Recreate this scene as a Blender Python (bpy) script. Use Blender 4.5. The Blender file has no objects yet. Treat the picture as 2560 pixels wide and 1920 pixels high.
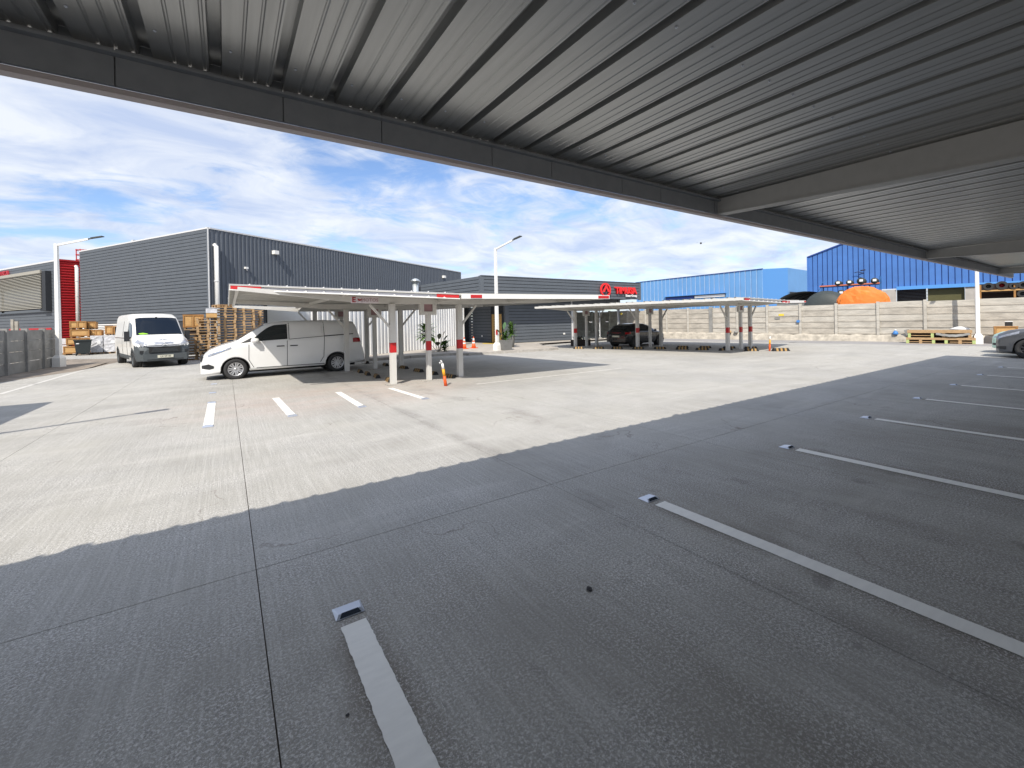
import bpy, bmesh, math, random
from mathutils import Vector, Matrix, Euler
random.seed(7)
S = bpy.context.scene
COL = S.collection
PI = math.pi
R = math.radians

# ------------------------------------------------------------------ camera
CAMH = 1.745
cam_d = bpy.data.cameras.new('camera')
cam = bpy.data.objects.new('camera', cam_d); COL.objects.link(cam); S.camera = cam
YAW, PITCH, ROLL = -.5869, -.0036, .0200
cy, sy, cp, sp, cr, sr = math.cos(YAW), math.sin(YAW), math.cos(PITCH), math.sin(PITCH), math.cos(ROLL), math.sin(ROLL)
Rz = Matrix(((cy, sy, 0), (-sy, cy, 0), (0, 0, 1)))
Rx = Matrix(((1, 0, 0), (0, cp, sp), (0, -sp, cp)))
Ry = Matrix(((cr, 0, -sr), (0, 1, 0), (sr, 0, cr)))
M = Ry @ Rx @ Rz                       # rows: right, forward, up
right, fwd, up = M[0], M[1], M[2]
rot = Matrix((right, up, -fwd)).transposed()
cam.matrix_world = Matrix.Translation((0, 0, CAMH)) @ rot.to_4x4()
cam_d.sensor_width = 36; cam_d.lens = 1076.4 / 2560 * 36
cam_d.shift_y = (806.5 - 960) / 2560
cam_d.clip_start = .05; cam_d.clip_end = 3000

# ------------------------------------------------------------------ sky + sun
SUNV = Vector((.69, .67, -1)).normalized()      # way the light travels
w = bpy.data.worlds.new('World'); S.world = w; w.use_nodes = True
nt = w.node_tree; N = nt.nodes; L = nt.links; N.clear()
out = N.new('ShaderNodeOutputWorld'); bg = N.new('ShaderNodeBackground'); L.new(bg.outputs[0], out.inputs[0])
sky = N.new('ShaderNodeTexSky'); sky.sky_type = 'NISHITA'; sky.sun_disc = False
sky.sun_elevation = math.asin(-SUNV.z); sky.sun_rotation = math.atan2(-SUNV.x, -SUNV.y)
sky.air_density = 1.0; sky.dust_density = .6; sky.ozone_density = 2.2
tc = N.new('ShaderNodeTexCoord')
sep = N.new('ShaderNodeSeparateXYZ'); L.new(tc.outputs['Generated'], sep.inputs[0])
def mth(op, a, b=None, c=None, clamp=False):
    n = N.new('ShaderNodeMath'); n.operation = op; n.use_clamp = clamp
    for i, v in enumerate((a, b, c)):
        if v is None: continue
        if isinstance(v, (int, float)): n.inputs[i].default_value = v
        else: L.new(v, n.inputs[i])
    return n.outputs[0]
zc = mth('ADD', mth('MAXIMUM', sep.outputs[2], 0.0), .16)
px_ = mth('DIVIDE', sep.outputs[0], zc); py_ = mth('DIVIDE', sep.outputs[1], zc)
cmb = N.new('ShaderNodeCombineXYZ'); L.new(px_, cmb.inputs[0]); L.new(py_, cmb.inputs[1])
mp = N.new('ShaderNodeMapping'); L.new(cmb.outputs[0], mp.inputs[0])
mp.inputs['Rotation'].default_value = (0, 0, R(35)); mp.inputs['Scale'].default_value = (.85, 1.2, 1); mp.inputs['Location'].default_value = (3.1, 1.7, 0)
n1 = N.new('ShaderNodeTexNoise'); n1.inputs['Scale'].default_value = .95; n1.inputs['Detail'].default_value = 9; n1.inputs['Roughness'].default_value = .58; n1.inputs['Distortion'].default_value = .55
L.new(mp.outputs[0], n1.inputs['Vector'])
n2 = N.new('ShaderNodeTexNoise'); n2.inputs['Scale'].default_value = 3.4; n2.inputs['Detail'].default_value = 6; n2.inputs['Roughness'].default_value = .62; n2.inputs['Distortion'].default_value = .9
L.new(mp.outputs[0], n2.inputs['Vector'])
cl = mth('ADD', mth('MULTIPLY', n1.outputs[0], .66), mth('MULTIPLY', n2.outputs[0], .34))
cr1 = N.new('ShaderNodeMapRange'); cr1.interpolation_type = 'SMOOTHSTEP'
cr1.inputs['From Min'].default_value = .37; cr1.inputs['From Max'].default_value = .53
L.new(cl, cr1.inputs['Value'])
n3 = N.new('ShaderNodeTexNoise'); n3.inputs['Scale'].default_value = 2.4; n3.inputs['Detail'].default_value = 8; n3.inputs['Distortion'].default_value = .6; n3.inputs['Roughness'].default_value = .6
L.new(mp.outputs[0], n3.inputs['Vector'])
cc = N.new('ShaderNodeMix'); cc.data_type = 'RGBA'; n3r = N.new('ShaderNodeMapRange'); n3r.inputs['From Min'].default_value = .34; n3r.inputs['From Max'].default_value = .62; L.new(n3.outputs[0], n3r.inputs['Value']); L.new(n3r.outputs[0], cc.inputs['Factor'])
CLOUD = 4.35
cc.inputs['A'].default_value = (.66 * CLOUD, .77 * CLOUD, 1.02 * CLOUD, 1); cc.inputs['B'].default_value = (1.06 * CLOUD, 1.10 * CLOUD, 1.16 * CLOUD, 1)
skc = N.new('ShaderNodeMix'); skc.data_type = 'RGBA'; skc.blend_type = 'MULTIPLY'; skc.inputs['Factor'].default_value = 1
L.new(sky.outputs[0], skc.inputs['A']); skc.inputs['B'].default_value = (.80, .84, .94, 1)
mixc = N.new('ShaderNodeMix'); mixc.data_type = 'RGBA'
L.new(mth('MULTIPLY', cr1.outputs[0], .9), mixc.inputs['Factor']); L.new(skc.outputs['Result'], mixc.inputs['A']); L.new(cc.outputs['Result'], mixc.inputs['B'])
L.new(mixc.outputs['Result'], bg.inputs[0]); bg.inputs[1].default_value = .104

sd = bpy.data.lights.new('sun', 'SUN'); sd.energy = 2.55; sd.angle = R(.5); sd.color = (1, .94, .845)
so = bpy.data.objects.new('sun', sd); COL.objects.link(so)
so.rotation_euler = SUNV.to_track_quat('-Z', 'Y').to_euler()
S.view_settings.view_transform = 'Standard'; S.view_settings.look = 'None'
S.view_settings.exposure = 1.0; S.view_settings.gamma = 1; S.view_settings.use_curve_mapping = False

# ------------------------------------------------------------------ materials
def mat(name, col, rough=.6, metal=0, var=0, vs=3, bump=0, bs=40, spec=.5, coat=0, stretch=None, alpha=1, trans=0, col2=None, ior=1.45):
    m = bpy.data.materials.new(name); m.use_nodes = True
    t = m.node_tree; b = t.nodes['Principled BSDF']
    b.inputs['Base Color'].default_value = (*col, 1); b.inputs['Roughness'].default_value = rough
    b.inputs['Metallic'].default_value = metal; b.inputs['Specular IOR Level'].default_value = spec
    b.inputs['Coat Weight'].default_value = coat; b.inputs['Transmission Weight'].default_value = trans; b.inputs['IOR'].default_value = ior
    b.inputs['Alpha'].default_value = alpha
    if var or bump:
        g = t.nodes.new('ShaderNodeNewGeometry'); src = g.outputs['Position']
        if stretch:
            mp = t.nodes.new('ShaderNodeMapping'); mp.inputs['Scale'].default_value = stretch; t.links.new(src, mp.inputs[0]); src = mp.outputs[0]
        if var:
            n = t.nodes.new('ShaderNodeTexNoise'); n.inputs['Scale'].default_value = vs; n.inputs['Detail'].default_value = 6; n.inputs['Roughness'].default_value = .6
            t.links.new(src, n.inputs['Vector'])
            mr = t.nodes.new('ShaderNodeMapRange'); mr.inputs['From Min'].default_value = .3; mr.inputs['From Max'].default_value = .7
            t.links.new(n.outputs[0], mr.inputs['Value'])
            mx = t.nodes.new('ShaderNodeMix'); mx.data_type = 'RGBA'; t.links.new(mr.outputs[0], mx.inputs['Factor'])
            c2 = col2 or tuple(min(1, c * (1 + var)) for c in col)
            c1 = tuple(c * (1 - var) for c in col)
            mx.inputs['A'].default_value = (*c1, 1); mx.inputs['B'].default_value = (*c2, 1)
            t.links.new(mx.outputs['Result'], b.inputs['Base Color'])
        if bump:
            n = t.nodes.new('ShaderNodeTexNoise'); n.inputs['Scale'].default_value = bs; n.inputs['Detail'].default_value = 4
            t.links.new(src, n.inputs['Vector'])
            bp = t.nodes.new('ShaderNodeBump'); bp.inputs['Strength'].default_value = bump; bp.inputs['Distance'].default_value = .01
            t.links.new(n.outputs[0], bp.inputs['Height']); t.links.new(bp.outputs[0], b.inputs['Normal'])
    return m

def concrete_mat():
    m = bpy.data.materials.new('broomed_concrete'); m.use_nodes = True
    t = m.node_tree; b = t.nodes['Principled BSDF']; b.inputs['Roughness'].default_value = .88; b.inputs['Specular IOR Level'].default_value = .3
    nn, ll = t.nodes, t.links
    g = nn.new('ShaderNodeNewGeometry'); P = g.outputs['Position']
    sp_ = nn.new('ShaderNodeSeparateXYZ'); ll.new(P, sp_.inputs[0])
    def noise(scale, det, rough=.6, st=None, dist=0, rz=0):
        s = P
        if st or rz:
            mp = nn.new('ShaderNodeMapping'); mp.inputs['Scale'].default_value = st or (1, 1, 1); mp.inputs['Rotation'].default_value = (0, 0, rz); ll.new(P, mp.inputs[0]); s = mp.outputs[0]
        n = nn.new('ShaderNodeTexNoise'); n.inputs['Scale'].default_value = scale; n.inputs['Detail'].default_value = det; n.inputs['Roughness'].default_value = rough; n.inputs['Distortion'].default_value = dist
        ll.new(s, n.inputs['Vector']); return n.outputs[0]
    def mr(v, a, b_, c=0, d=1):
        n = nn.new('ShaderNodeMapRange'); ll.new(v, n.inputs['Value'])
        for k, x in zip(('From Min', 'From Max', 'To Min', 'To Max'), (a, b_, c, d)): n.inputs[k].default_value = x
        return n.outputs[0]
    def mx(f, A, B, bt='MIX'):
        n = nn.new('ShaderNodeMix'); n.data_type = 'RGBA'; n.blend_type = bt
        if isinstance(f, float): n.inputs['Factor'].default_value = f
        else: ll.new(f, n.inputs['Factor'])
        for k, x in (('A', A), ('B', B)):
            if isinstance(x, tuple): n.inputs[k].default_value = (*x, 1)
            else: ll.new(x, n.inputs[k])
        return n.outputs['Result']
    def ma(op, a, b_=0.0):
        n = nn.new('ShaderNodeMath'); n.operation = op
        for i, x in enumerate((a, b_)):
            if isinstance(x, (int, float)): n.inputs[i].default_value = x
            else: ll.new(x, n.inputs[i])
        return n.outputs[0]
    big = noise(.35, 6, .62, dist=.6)
    c = mx(mr(big, .32, .68), (.31, .298, .27), (.425, .406, .36))
    # broom streaks along y
    st = noise(1.0, 5, .7, st=(34, .9, 1), dist=.15)
    c = mx(mr(st, .45, .68, 0, .45), c, (.57, .55, .51))
    st2 = noise(1.0, 4, .7, st=(16, .5, 1), rz=.25)
    c = mx(mr(st2, .55, .8, 0, .25), c, (.24, .235, .225))
    # drag marks across x
    dg = noise(1.0, 5, .65, st=(.32, 2.2, 1), dist=.5)
    c = mx(mr(dg, .52, .72, 0, .36), c, (.27, .255, .235))
    dg2 = noise(1.3, 5, .65, st=(.25, 1.6, 1), dist=.8)
    c = mx(mr(dg2, .55, .72, 0, .42), c, (.57, .55, .505))
    # tyre and damp stains in the stalls: darker brown patches
    vm = nn.new('ShaderNodeVectorMath'); 
    st3 = noise(.55, 5, .6, st=(1.6, .5, 1), dist=.4)
    near = mr(sp_.outputs[1], 4.2, 1.0, 0, 1)
    c = mx(ma('MULTIPLY', mr(st3, .44, .60, 0, .62), near), c, (.215, .195, .165))
    fr = ma('ABSOLUTE', ma('SUBTRACT', ma('FRACT', ma('DIVIDE', ma('SUBTRACT', sp_.outputs[0], .59 - 2.785 * .5), 2.785)), .5))
    near2 = mr(sp_.outputs[1], 2.9, 2.4, 0, 1)
    c = mx(ma('MULTIPLY', ma('MULTIPLY', mr(fr, .025, .075, .8, 0), near2), mr(noise(2.2, 4, .7, st=(1, .5, 1)), .38, .56, .1, 1)), c, (.17, .145, .115))
    jx_ = ma('ABSOLUTE', ma('SUBTRACT', ma('ADD', sp_.outputs[0], ma('MULTIPLY', noise(1.1, 3), .25)), 3.02))
    c = mx(ma('MULTIPLY', mr(jx_, .05, .17, .55, 0), mr(noise(.9, 5, .7), .40, .56, 0, 1)), c, (.20, .185, .165))
    jx2 = ma('ABSOLUTE', ma('SUBTRACT', ma('ADD', sp_.outputs[0], ma('MULTIPLY', noise(.5, 3), 1.6)), 5.2))
    c = mx(ma('MULTIPLY', mr(jx2, .05, .30, .5, 0), mr(noise(.7, 5, .7), .44, .58, 0, 1)), c, (.19, .17, .145))
    # red earth dust near the small bays
    dx = ma('SUBTRACT', sp_.outputs[0], 2.3); dy = ma('SUBTRACT', sp_.outputs[1], 11.3)
    r2 = ma('ADD', ma('MULTIPLY', ma('MULTIPLY', dx, dx), .09), ma('MULTIPLY', ma('MULTIPLY', dy, dy), .22))
    red = ma('MULTIPLY', mr(r2, 0, 1.6, 1, 0), mr(noise(1.3, 5, .6, st=(.5, 1.2, 1)), .36, .66, .1, .62))
    c = mx(red, c, (.50, .375, .315))
    # fine exposed grit
    grit = noise(52, 4, .85)
    gm = mr(noise(.8, 5, .7), .36, .60, .25, 1)
    c = mx(ma('MULTIPLY', mr(grit, .50, .60, 0, .62), gm), c, (.155, .15, .15))
    grit2 = noise(68, 3, .85)
    c = mx(ma('MULTIPLY', mr(grit2, .50, .60, 0, .80), gm), c, (.76, .74, .71))
    oil = noise(2.6, 3, .5)
    c = mx(ma('MULTIPLY', mr(oil, .66, .73, 0, .4), near), c, (.10, .09, .08))
    cv = nn.new('ShaderNodeTexVoronoi'); cv.feature = 'DISTANCE_TO_EDGE'; cv.inputs['Scale'].default_value = .42
    wp = nn.new('ShaderNodeVectorMath'); wp.operation = 'ADD'; wn = nn.new('ShaderNodeTexNoise'); wn.inputs['Scale'].default_value = 1.6; wn.inputs['Detail'].default_value = 5
    ll.new(P, wn.inputs['Vector']); ll.new(P, wp.inputs[0]); ll.new(wn.outputs['Color'], wp.inputs[1]); ll.new(wp.outputs[0], cv.inputs['Vector'])
    c = mx(ma('MULTIPLY', mr(cv.outputs['Distance'], .0045, .0015, 0, .6), mr(noise(.35, 3), .50, .60, 0, 1)), c, (.16, .13, .11))
    v = nn.new('ShaderNodeTexVoronoi'); v.inputs['Scale'].default_value = 9; ll.new(P, v.inputs['Vector'])
    c = mx(mr(v.outputs['Distance'], .03, .012, 0, .55), c, (.08, .075, .07))
    ll.new(c, b.inputs['Base Color'])
    h = ma('ADD', ma('MULTIPLY', noise(70, 4, .7), .8), ma('MULTIPLY', st, .9))
    bp = nn.new('ShaderNodeBump'); bp.inputs['Strength'].default_value = .55; bp.inputs['Distance'].default_value = .012
    ll.new(h, bp.inputs['Height']); ll.new(bp.outputs[0], b.inputs['Normal'])
    return m
MC = concrete_mat()
M_dirt = mat('joint_dirt', (.12, .095, .075), .95)
M_earth = mat('bare_earth', (.26, .22, .18), .95, var=.35, vs=2, bump=.6, bs=20)
M_road = mat('grey_paving', (.30, .29, .285), .9, var=.12, vs=1.2, bump=.4, bs=60, stretch=(1, .3, 1))
M_walk = mat('walkway_concrete', (.44, .40, .35), .9, var=.14, vs=2, bump=.4, bs=50)
M_kerb = mat('kerb_concrete', (.40, .375, .34), .9, var=.2, vs=5, bump=.4, bs=50)
M_paint = mat('road_paint', (.86, .84, .78), .75, var=.05, vs=5, bump=.25, bs=50, stretch=(1, 4, 1))
M_paint2 = mat('worn_road_paint', (.60, .58, .54), .8, var=.2, vs=9, bump=.4, bs=60)
M_galv = mat('galvanised_sheet', (.40, .405, .40), .30, metal=.6, var=.10, vs=4, stretch=(7, .3, 1), spec=.4)
M_gdark = mat('grey_steel_paint', (.40, .40, .39), .6, metal=.0, var=.05, vs=9)
M_fasc = mat('fascia_steel', (.235, .25, .27), .62, metal=.1, var=.08, vs=11)
M_fascl = mat('fascia_edge', (.50, .45, .45), .6)
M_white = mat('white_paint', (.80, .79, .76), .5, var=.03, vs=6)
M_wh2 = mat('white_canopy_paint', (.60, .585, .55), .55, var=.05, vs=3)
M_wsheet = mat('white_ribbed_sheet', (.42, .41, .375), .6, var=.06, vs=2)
M_lav = mat('shaded_lip_grey', (.52, .52, .55), .6)  # shade under the sheet overhang is put into this grey
M_red = mat('red_reflector', (.50, .018, .02), .4)
M_redor = mat('red_wall', (.42, .012, .016), .5, var=.06, vs=5)
M_orange = mat('orange_plastic', (.80, .11, .02), .5)
M_amber = mat('amber_band', (.80, .36, .02), .5)
M_black = mat('black_rubber', (.022, .022, .022), .8)
M_yel = mat('worn_shaded_yellow_paint', (.38, .23, .08), .7, var=.2, vs=30)  # mottled yellow, base darkened to carry the shade under the carports
M_tyre = mat('tyre_rubber', (.035, .035, .036), .85, bump=.3, bs=60)
M_alloy = mat('silver_alloy', (.55, .55, .56), .35, metal=.7)
M_dalloy = mat('dark_alloy', (.05, .05, .055), .4, metal=.5)
M_van = mat('white_van_paint', (.76, .745, .70), .32, var=.035, vs=2.5, coat=.4)
M_mpv = mat('white_car_paint', (.80, .80, .79), .25, var=.02, vs=2, coat=.6)
M_blackcar = mat('black_car_paint', (.012, .013, .016), .22, coat=.6)
M_greycar = mat('grey_car_paint', (.11, .115, .125), .3, metal=.4, coat=.6)
M_mint = mat('pale_green_car_paint', (.42, .62, .52), .35, coat=.4)
M_redcar = mat('red_car_paint', (.42, .02, .03), .3, coat=.5)
M_glass = mat('dark_glass', (.012, .018, .022), .05, spec=.8)
M_glass2 = mat('tinted_glass', (.010, .014, .020), .04, spec=.8)
M_clear = mat('clear_glass', (.92, .97, .95), .02, trans=1, ior=1.1)
M_plast = mat('grey_bumper_plastic', (.075, .085, .09), .6, var=.1, vs=5)
M_dplast = mat('dark_plastic', (.025, .026, .028), .5)
M_lamp = mat('headlamp_lens', (.30, .32, .37), .2, spec=.9, var=.3, vs=18)
M_lampr = mat('tail_lamp_red', (.35, .01, .012), .15)
M_chrome = mat('chrome', (.75, .75, .77), .15, metal=1)
M_plate = mat('number_plate', (.66, .64, .52), .5)
M_ink = mat('black_print', (.03, .03, .03), .6)
M_wood = mat('pallet_pine', (.42, .275, .145), .85, var=.3, vs=6, stretch=(1.2, 1.2, 8), bump=.3, bs=30)
M_wood2 = mat('weathered_pallet', (.29, .20, .115), .9, var=.3, vs=7, stretch=(1.2, 1.2, 8))
M_crate = mat('plywood_crate', (.52, .31, .12), .7, var=.16, vs=4, stretch=(1, 1, 5))
M_crated = mat('crate_batten', (.34, .17, .055), .75, var=.2, vs=6)
M_inside = mat('dark_inside', (.03, .02, .018), .9)
M_wrap = mat('stretch_wrap', (.58, .58, .60), .28, var=.22, vs=7, bump=1, bs=9, spec=.7)
M_sid = mat('charcoal_siding', (.108, .122, .14), .55, var=.06, vs=1.5)
M_sidb = mat('charcoal_recess', (.03, .034, .04), .8)
M_corr = mat('charcoal_corrugated', (.098, .112, .135), .5, var=.05, vs=1)
M_zinc = mat('zinc_sheet', (.78, .78, .77), .45, metal=.1, var=.12, vs=1.4, stretch=(1, 1, .4))
M_trim = mat('pale_flashing', (.62, .62, .62), .5)
M_loub = mat('tan_louvre', (.34, .325, .28), .7)
M_door = mat('wooden_door', (.48, .30, .10), .55, var=.12, vs=5, stretch=(1, 1, 6))
M_doors = mat('door_slot', (.15, .085, .03), .7)
M_ytact = mat('yellow_step_paint', (.72, .50, .05), .75)
M_wallc = mat('precast_concrete', (.42, .385, .33), .92, var=.24, vs=1.6, bump=.8, bs=9, stretch=(1, 1, 2.4))
M_wallc2 = mat('pale_precast_concrete', (.47, .44, .385), .92, var=.2, vs=2.3, bump=.7, bs=10, stretch=(1, .7, 3))
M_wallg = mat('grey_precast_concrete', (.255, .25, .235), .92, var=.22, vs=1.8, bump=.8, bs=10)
M_plast_r = mat('rough_render', (.44, .40, .335), .95, var=.3, vs=3.2, bump=1, bs=6)
M_blue = mat('blue_metal_sheet', (.06, .17, .46), .5, var=.10, vs=.8)
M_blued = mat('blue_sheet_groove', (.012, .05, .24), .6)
M_blue2 = mat('faded_blue_sheet', (.13, .31, .60), .55, var=.06, vs=.5)
M_blue2b = mat('bright_blue_sheet', (.09, .29, .66), .5)
M_steelb = mat('blue_rack_steel', (.03, .12, .32), .5)
M_rackor = mat('red_rack_beam', (.52, .15, .08), .6)
M_tarp = mat('orange_tarpaulin', (.74, .20, .03), .6, var=.1, vs=3, bump=1, bs=5)
M_tank = mat('dark_tank_cover', (.045, .055, .055), .6, var=.2, vs=5, stretch=(1, 1, 12), bump=.6, bs=3)
M_shed = mat('dark_tunnel_sheet', (.22, .225, .22), .5, var=.15, vs=3)
M_roll = mat('dark_roll', (.04, .045, .04), .7)
M_paper = mat('white_label', (.8, .8, .8), .6)
M_olive = mat('olive_shutter', (.085, .08, .03), .6, var=.2, vs=3, stretch=(1, 1, 12))
M_grey = mat('mid_grey_render', (.40, .375, .345), .9, var=.1, vs=2)
M_leaf = mat('leaf_green', (.06, .13, .035), .42, var=.35, vs=14, col2=(.13, .24, .05))
M_leaf2 = mat('pale_leaf', (.10, .20, .085), .4, var=.25, vs=10)
M_leafd = mat('bronze_leaf', (.045, .05, .035), .45, var=.4, vs=12)
M_pot = mat('grey_planter', (.17, .17, .165), .8, var=.08, vs=6)
M_potd = mat('dark_planter', (.045, .035, .03), .8)
M_stem = mat('plant_stem', (.12, .10, .05), .8)
M_blueb = mat('blue_sack', (.06, .22, .55), .5)
M_bin = mat('bin_plastic', (.03, .038, .04), .45)
M_solar = mat('solar_cell', (.035, .045, .06), .25, metal=.2)
M_alu = mat('aluminium_stud', (.62, .66, .74), .35, metal=.6)
M_sgn = mat('sign_red', (.78, .03, .03), .4)
M_sgw = mat('sign_white', (.75, .75, .74), .5)
M_pinks = mat('sign_plate_pink', (.62, .55, .55), .5)
M_sgd = mat('sign_dark_red', (.30, .02, .02), .5)
M_sgp = mat('sign_dusty_pink', (.33, .20, .21), .5)
M_bird = mat('bird_feathers', (.05, .045, .04), .8)
M_hiviz = mat('hi_vis_cloth', (.35, .75, .05), .7)
M_vent = mat('bright_galvanised', (.68, .72, .72), .3, metal=.7)
M_ylw = mat('yellow_label', (.75, .55, .05), .6)
M_stone = mat('asphalt_crumb', (.05, .048, .05), .9)

# ------------------------------------------------------------------ mesh helpers
class MB:
    def __init__(s): s.v = []; s.f = []; s.m = []; s.mats = []; s.sm = []
    def mi(s, m):
        if m not in s.mats: s.mats.append(m)
        return s.mats.index(m)
    def add(s, vs, fs, m, smooth=False, T=None):
        o = len(s.v); k = s.mi(m)
        s.v += [tuple(T @ Vector(v)) if T else tuple(v) for v in vs]
        for f in fs: s.f.append(tuple(i + o for i in f)); s.m.append(k); s.sm.append(smooth)
    def box(s, x0, x1, y0, y1, z0, z1, m, T=None):
        vs = [(x, y, z) for z in (z0, z1) for x, y in ((x0, y0), (x1, y0), (x1, y1), (x0, y1))]
        s.add(vs, [(3, 2, 1, 0), (4, 5, 6, 7), (0, 1, 5, 4), (1, 2, 6, 5), (2, 3, 7, 6), (3, 0, 4, 7)], m, T=T)
    def bar(s, a, b, w, h, m, upv=(0, 0, 1), w2=None, h2=None):
        a, b = Vector(a), Vector(b); d = (b - a).normalized(); u = Vector(upv)
        if abs(d.dot(u)) > .98: u = Vector((0, 1, 0))
        r = d.cross(u).normalized(); u = r.cross(d)
        w2 = w if w2 is None else w2; h2 = h if h2 is None else h2
        vs = []
        for p, ww, hh in ((a, w, h), (b, w2, h2)):
            for i, j in ((-1, -1), (1, -1), (1, 1), (-1, 1)): vs.append(p + r * i * ww / 2 + u * j * hh / 2)
        s.add(vs, [(3, 2, 1, 0), (4, 5, 6, 7), (0, 1, 5, 4), (1, 2, 6, 5), (2, 3, 7, 6), (3, 0, 4, 7)], m)
    def tube(s, pts, rad, m, n=8, caps=True):
        pts = [Vector(p) for p in pts]; rads = rad if isinstance(rad, (list, tuple)) else [rad] * len(pts)
        vs = []; fs = []
        for i, p in enumerate(pts):
            d = (pts[min(i + 1, len(pts) - 1)] - pts[max(i - 1, 0)]).normalized()
            u = Vector((0, 0, 1)) if abs(d.z) < .95 else Vector((1, 0, 0))
            r = d.cross(u).normalized(); u = r.cross(d)
            for k in range(n):
                a = 2 * PI * k / n; vs.append(p + (r * math.cos(a) + u * math.sin(a)) * rads[i])
        for i in range(len(pts) - 1):
            for k in range(n):
                fs.append((i * n + k, i * n + (k + 1) % n, (i + 1) * n + (k + 1) % n, (i + 1) * n + k))
        if caps: fs.append(tuple(range(n))[::-1]); fs.append(tuple((len(pts) - 1) * n + k for k in range(n)))
        s.add(vs, fs, m, smooth=True)
    def lathe(s, prof, m, n=16, T=None, caps=True):
        vs = []; fs = []
        for r, z in prof:
            for k in range(n): a = 2 * PI * k / n; vs.append((r * math.cos(a), r * math.sin(a), z))
        for i in range(len(prof) - 1):
            for k in range(n): fs.append((i * n + k, i * n + (k + 1) % n, (i + 1) * n + (k + 1) % n, (i + 1) * n + k))
        if caps: fs.append(tuple(range(n))[::-1]); fs.append(tuple((len(prof) - 1) * n + k for k in range(n)))
        s.add(vs, fs, m, smooth=True, T=T)
    def prism(s, poly, y0, y1, m, T=None):      # polygon in xz, extruded along y
        n = len(poly); vs = [(x, y0, z) for x, z in poly] + [(x, y1, z) for x, z in poly]
        s.add(vs, [tuple(range(n)), tuple(range(2 * n - 1, n - 1, -1))] + [(i, i + n, (i + 1) % n + n, (i + 1) % n) for i in range(n)], m, T=T)
    def quad(s, a, b, c, d, m): s.add([a, b, c, d], [(0, 1, 2, 3)], m)
    def mesh(s, name):
        me = bpy.data.meshes.new(name); me.from_pydata(s.v, [], s.f)
        for m in s.mats: me.materials.append(m)
        for p, k, sm in zip(me.polygons, s.m, s.sm): p.material_index = k; p.use_smooth = sm
        me.update(); return me
    def build(s, name, parent=None, fix=True, **kw):
        me = s.mesh(name)
        if fix:
            bm = bmesh.new(); bm.from_mesh(me); bmesh.ops.recalc_face_normals(bm, faces=bm.faces); bm.to_mesh(me); bm.free()
        o = bpy.data.objects.new(name, me); COL.objects.link(o)
        if parent: o.parent = parent
        return tag(o, **kw)
def tag(o, label=None, cat=None, group=None, kind=None):
    if label: o['label'] = label
    if cat: o['category'] = cat
    if group: o['group'] = group
    if kind: o['kind'] = kind
    return o
def thing(name, label, cat, loc=(0, 0, 0), rz=0, group=None):
    o = bpy.data.objects.new(name, None); COL.objects.link(o); o.location = loc; o.rotation_euler = (0, 0, rz)
    o.empty_display_size = .2
    return tag(o, label, cat, group)
def inst(me, name, loc=(0, 0, 0), rz=0, parent=None, sc=None, **kw):
    o = bpy.data.objects.new(name, me); COL.objects.link(o); o.location = loc; o.rotation_euler = (0, 0, rz)
    if sc: o.scale = sc
    if parent: o.parent = parent
    return tag(o, **kw)
def copy_tree(o, parent=None):
    c = o.copy(); COL.objects.link(c); c.parent = parent
    for ch in list(o.children): copy_tree(ch, c)
    return c
def text_mesh(txt, size, m, depth=.02, sx=1, bold=0):
    cu = bpy.data.curves.new('lettering', 'FONT'); cu.body = txt; cu.size = size; cu.extrude = depth / 2; cu.offset = bold
    cu.align_x = 'CENTER'; cu.align_y = 'CENTER'; cu.resolution_u = 2
    o = bpy.data.objects.new('lettering', cu); COL.objects.link(o)
    me = bpy.data.meshes.new_from_object(o.evaluated_get(bpy.context.evaluated_depsgraph_get()))
    bpy.data.objects.remove(o); me.materials.clear(); me.materials.append(m)
    for v in me.vertices: v.co.x *= sx
    return me
def wall_text(txt, size, m, p, ang, parent=None, name='lettering', depth=.03, sx=1, bold=0):
    me = text_mesh(txt, size, m, depth, sx, bold)
    o = bpy.data.objects.new(name, me); COL.objects.link(o); o.location = p; o.rotation_euler = (PI / 2, 0, ang)
    if parent: o.parent = parent
    return o
ORD = ['lowest', 'second', 'third', 'fourth', 'fifth', 'sixth', 'seventh', 'eighth', 'ninth', 'tenth', 'eleventh', 'twelfth', 'thirteenth', 'fourteenth', 'fifteenth', 'sixteenth', 'seventeenth', 'eighteenth', 'nineteenth', 'twentieth', 'twenty-first']

# ------------------------------------------------------------------ ground
b = MB(); b.box(-400, 400, -400, 400, -.3, -.032, M_earth); b.build('ground', kind='structure')
paving = bpy.data.objects.new('yard_paving', None); COL.objects.link(paving); tag(paving, kind='structure')
xs = [.15 + 2.7 * k for k in range(-5, 13)]; ys = [3.6 + 8.4 * k for k in range(-2, 6)]
G = .0032
b = MB(); b.box(xs[0], 32.5, ys[0], ys[-1], -.030, -.014, M_dirt); b.build('joint_bed', paving)
sw, sl = 2.7 - 2 * G, 8.4 - 2 * G
sb = MB(); sb.box(0, sw, 0, sl, -.013, 0, MC); slab = sb.mesh('slab')
for i in range(len(xs) - 1):
    for j in range(len(ys) - 1):
        if xs[i] > 32: continue
        inst(slab, 'slab', (xs[i] + G, ys[j] + G, 0), parent=paving)
# grey band of newer paving along the boundary wall
def wallx(y): return 34.6 - .215 / .977 * (y - 8.5)
b = MB()
n = 20; vs = []; 
for k in range(n + 1):
    y = -6 + 40 * k / n; vs += [(wallx(y) - 3.6, y, .004), (wallx(y) + .2, y, .004)]
b.add(vs, [(2 * k, 2 * k + 1, 2 * k + 3, 2 * k + 2) for k in range(n)], M_road); b.build('service_lane', kind='structure')
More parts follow.
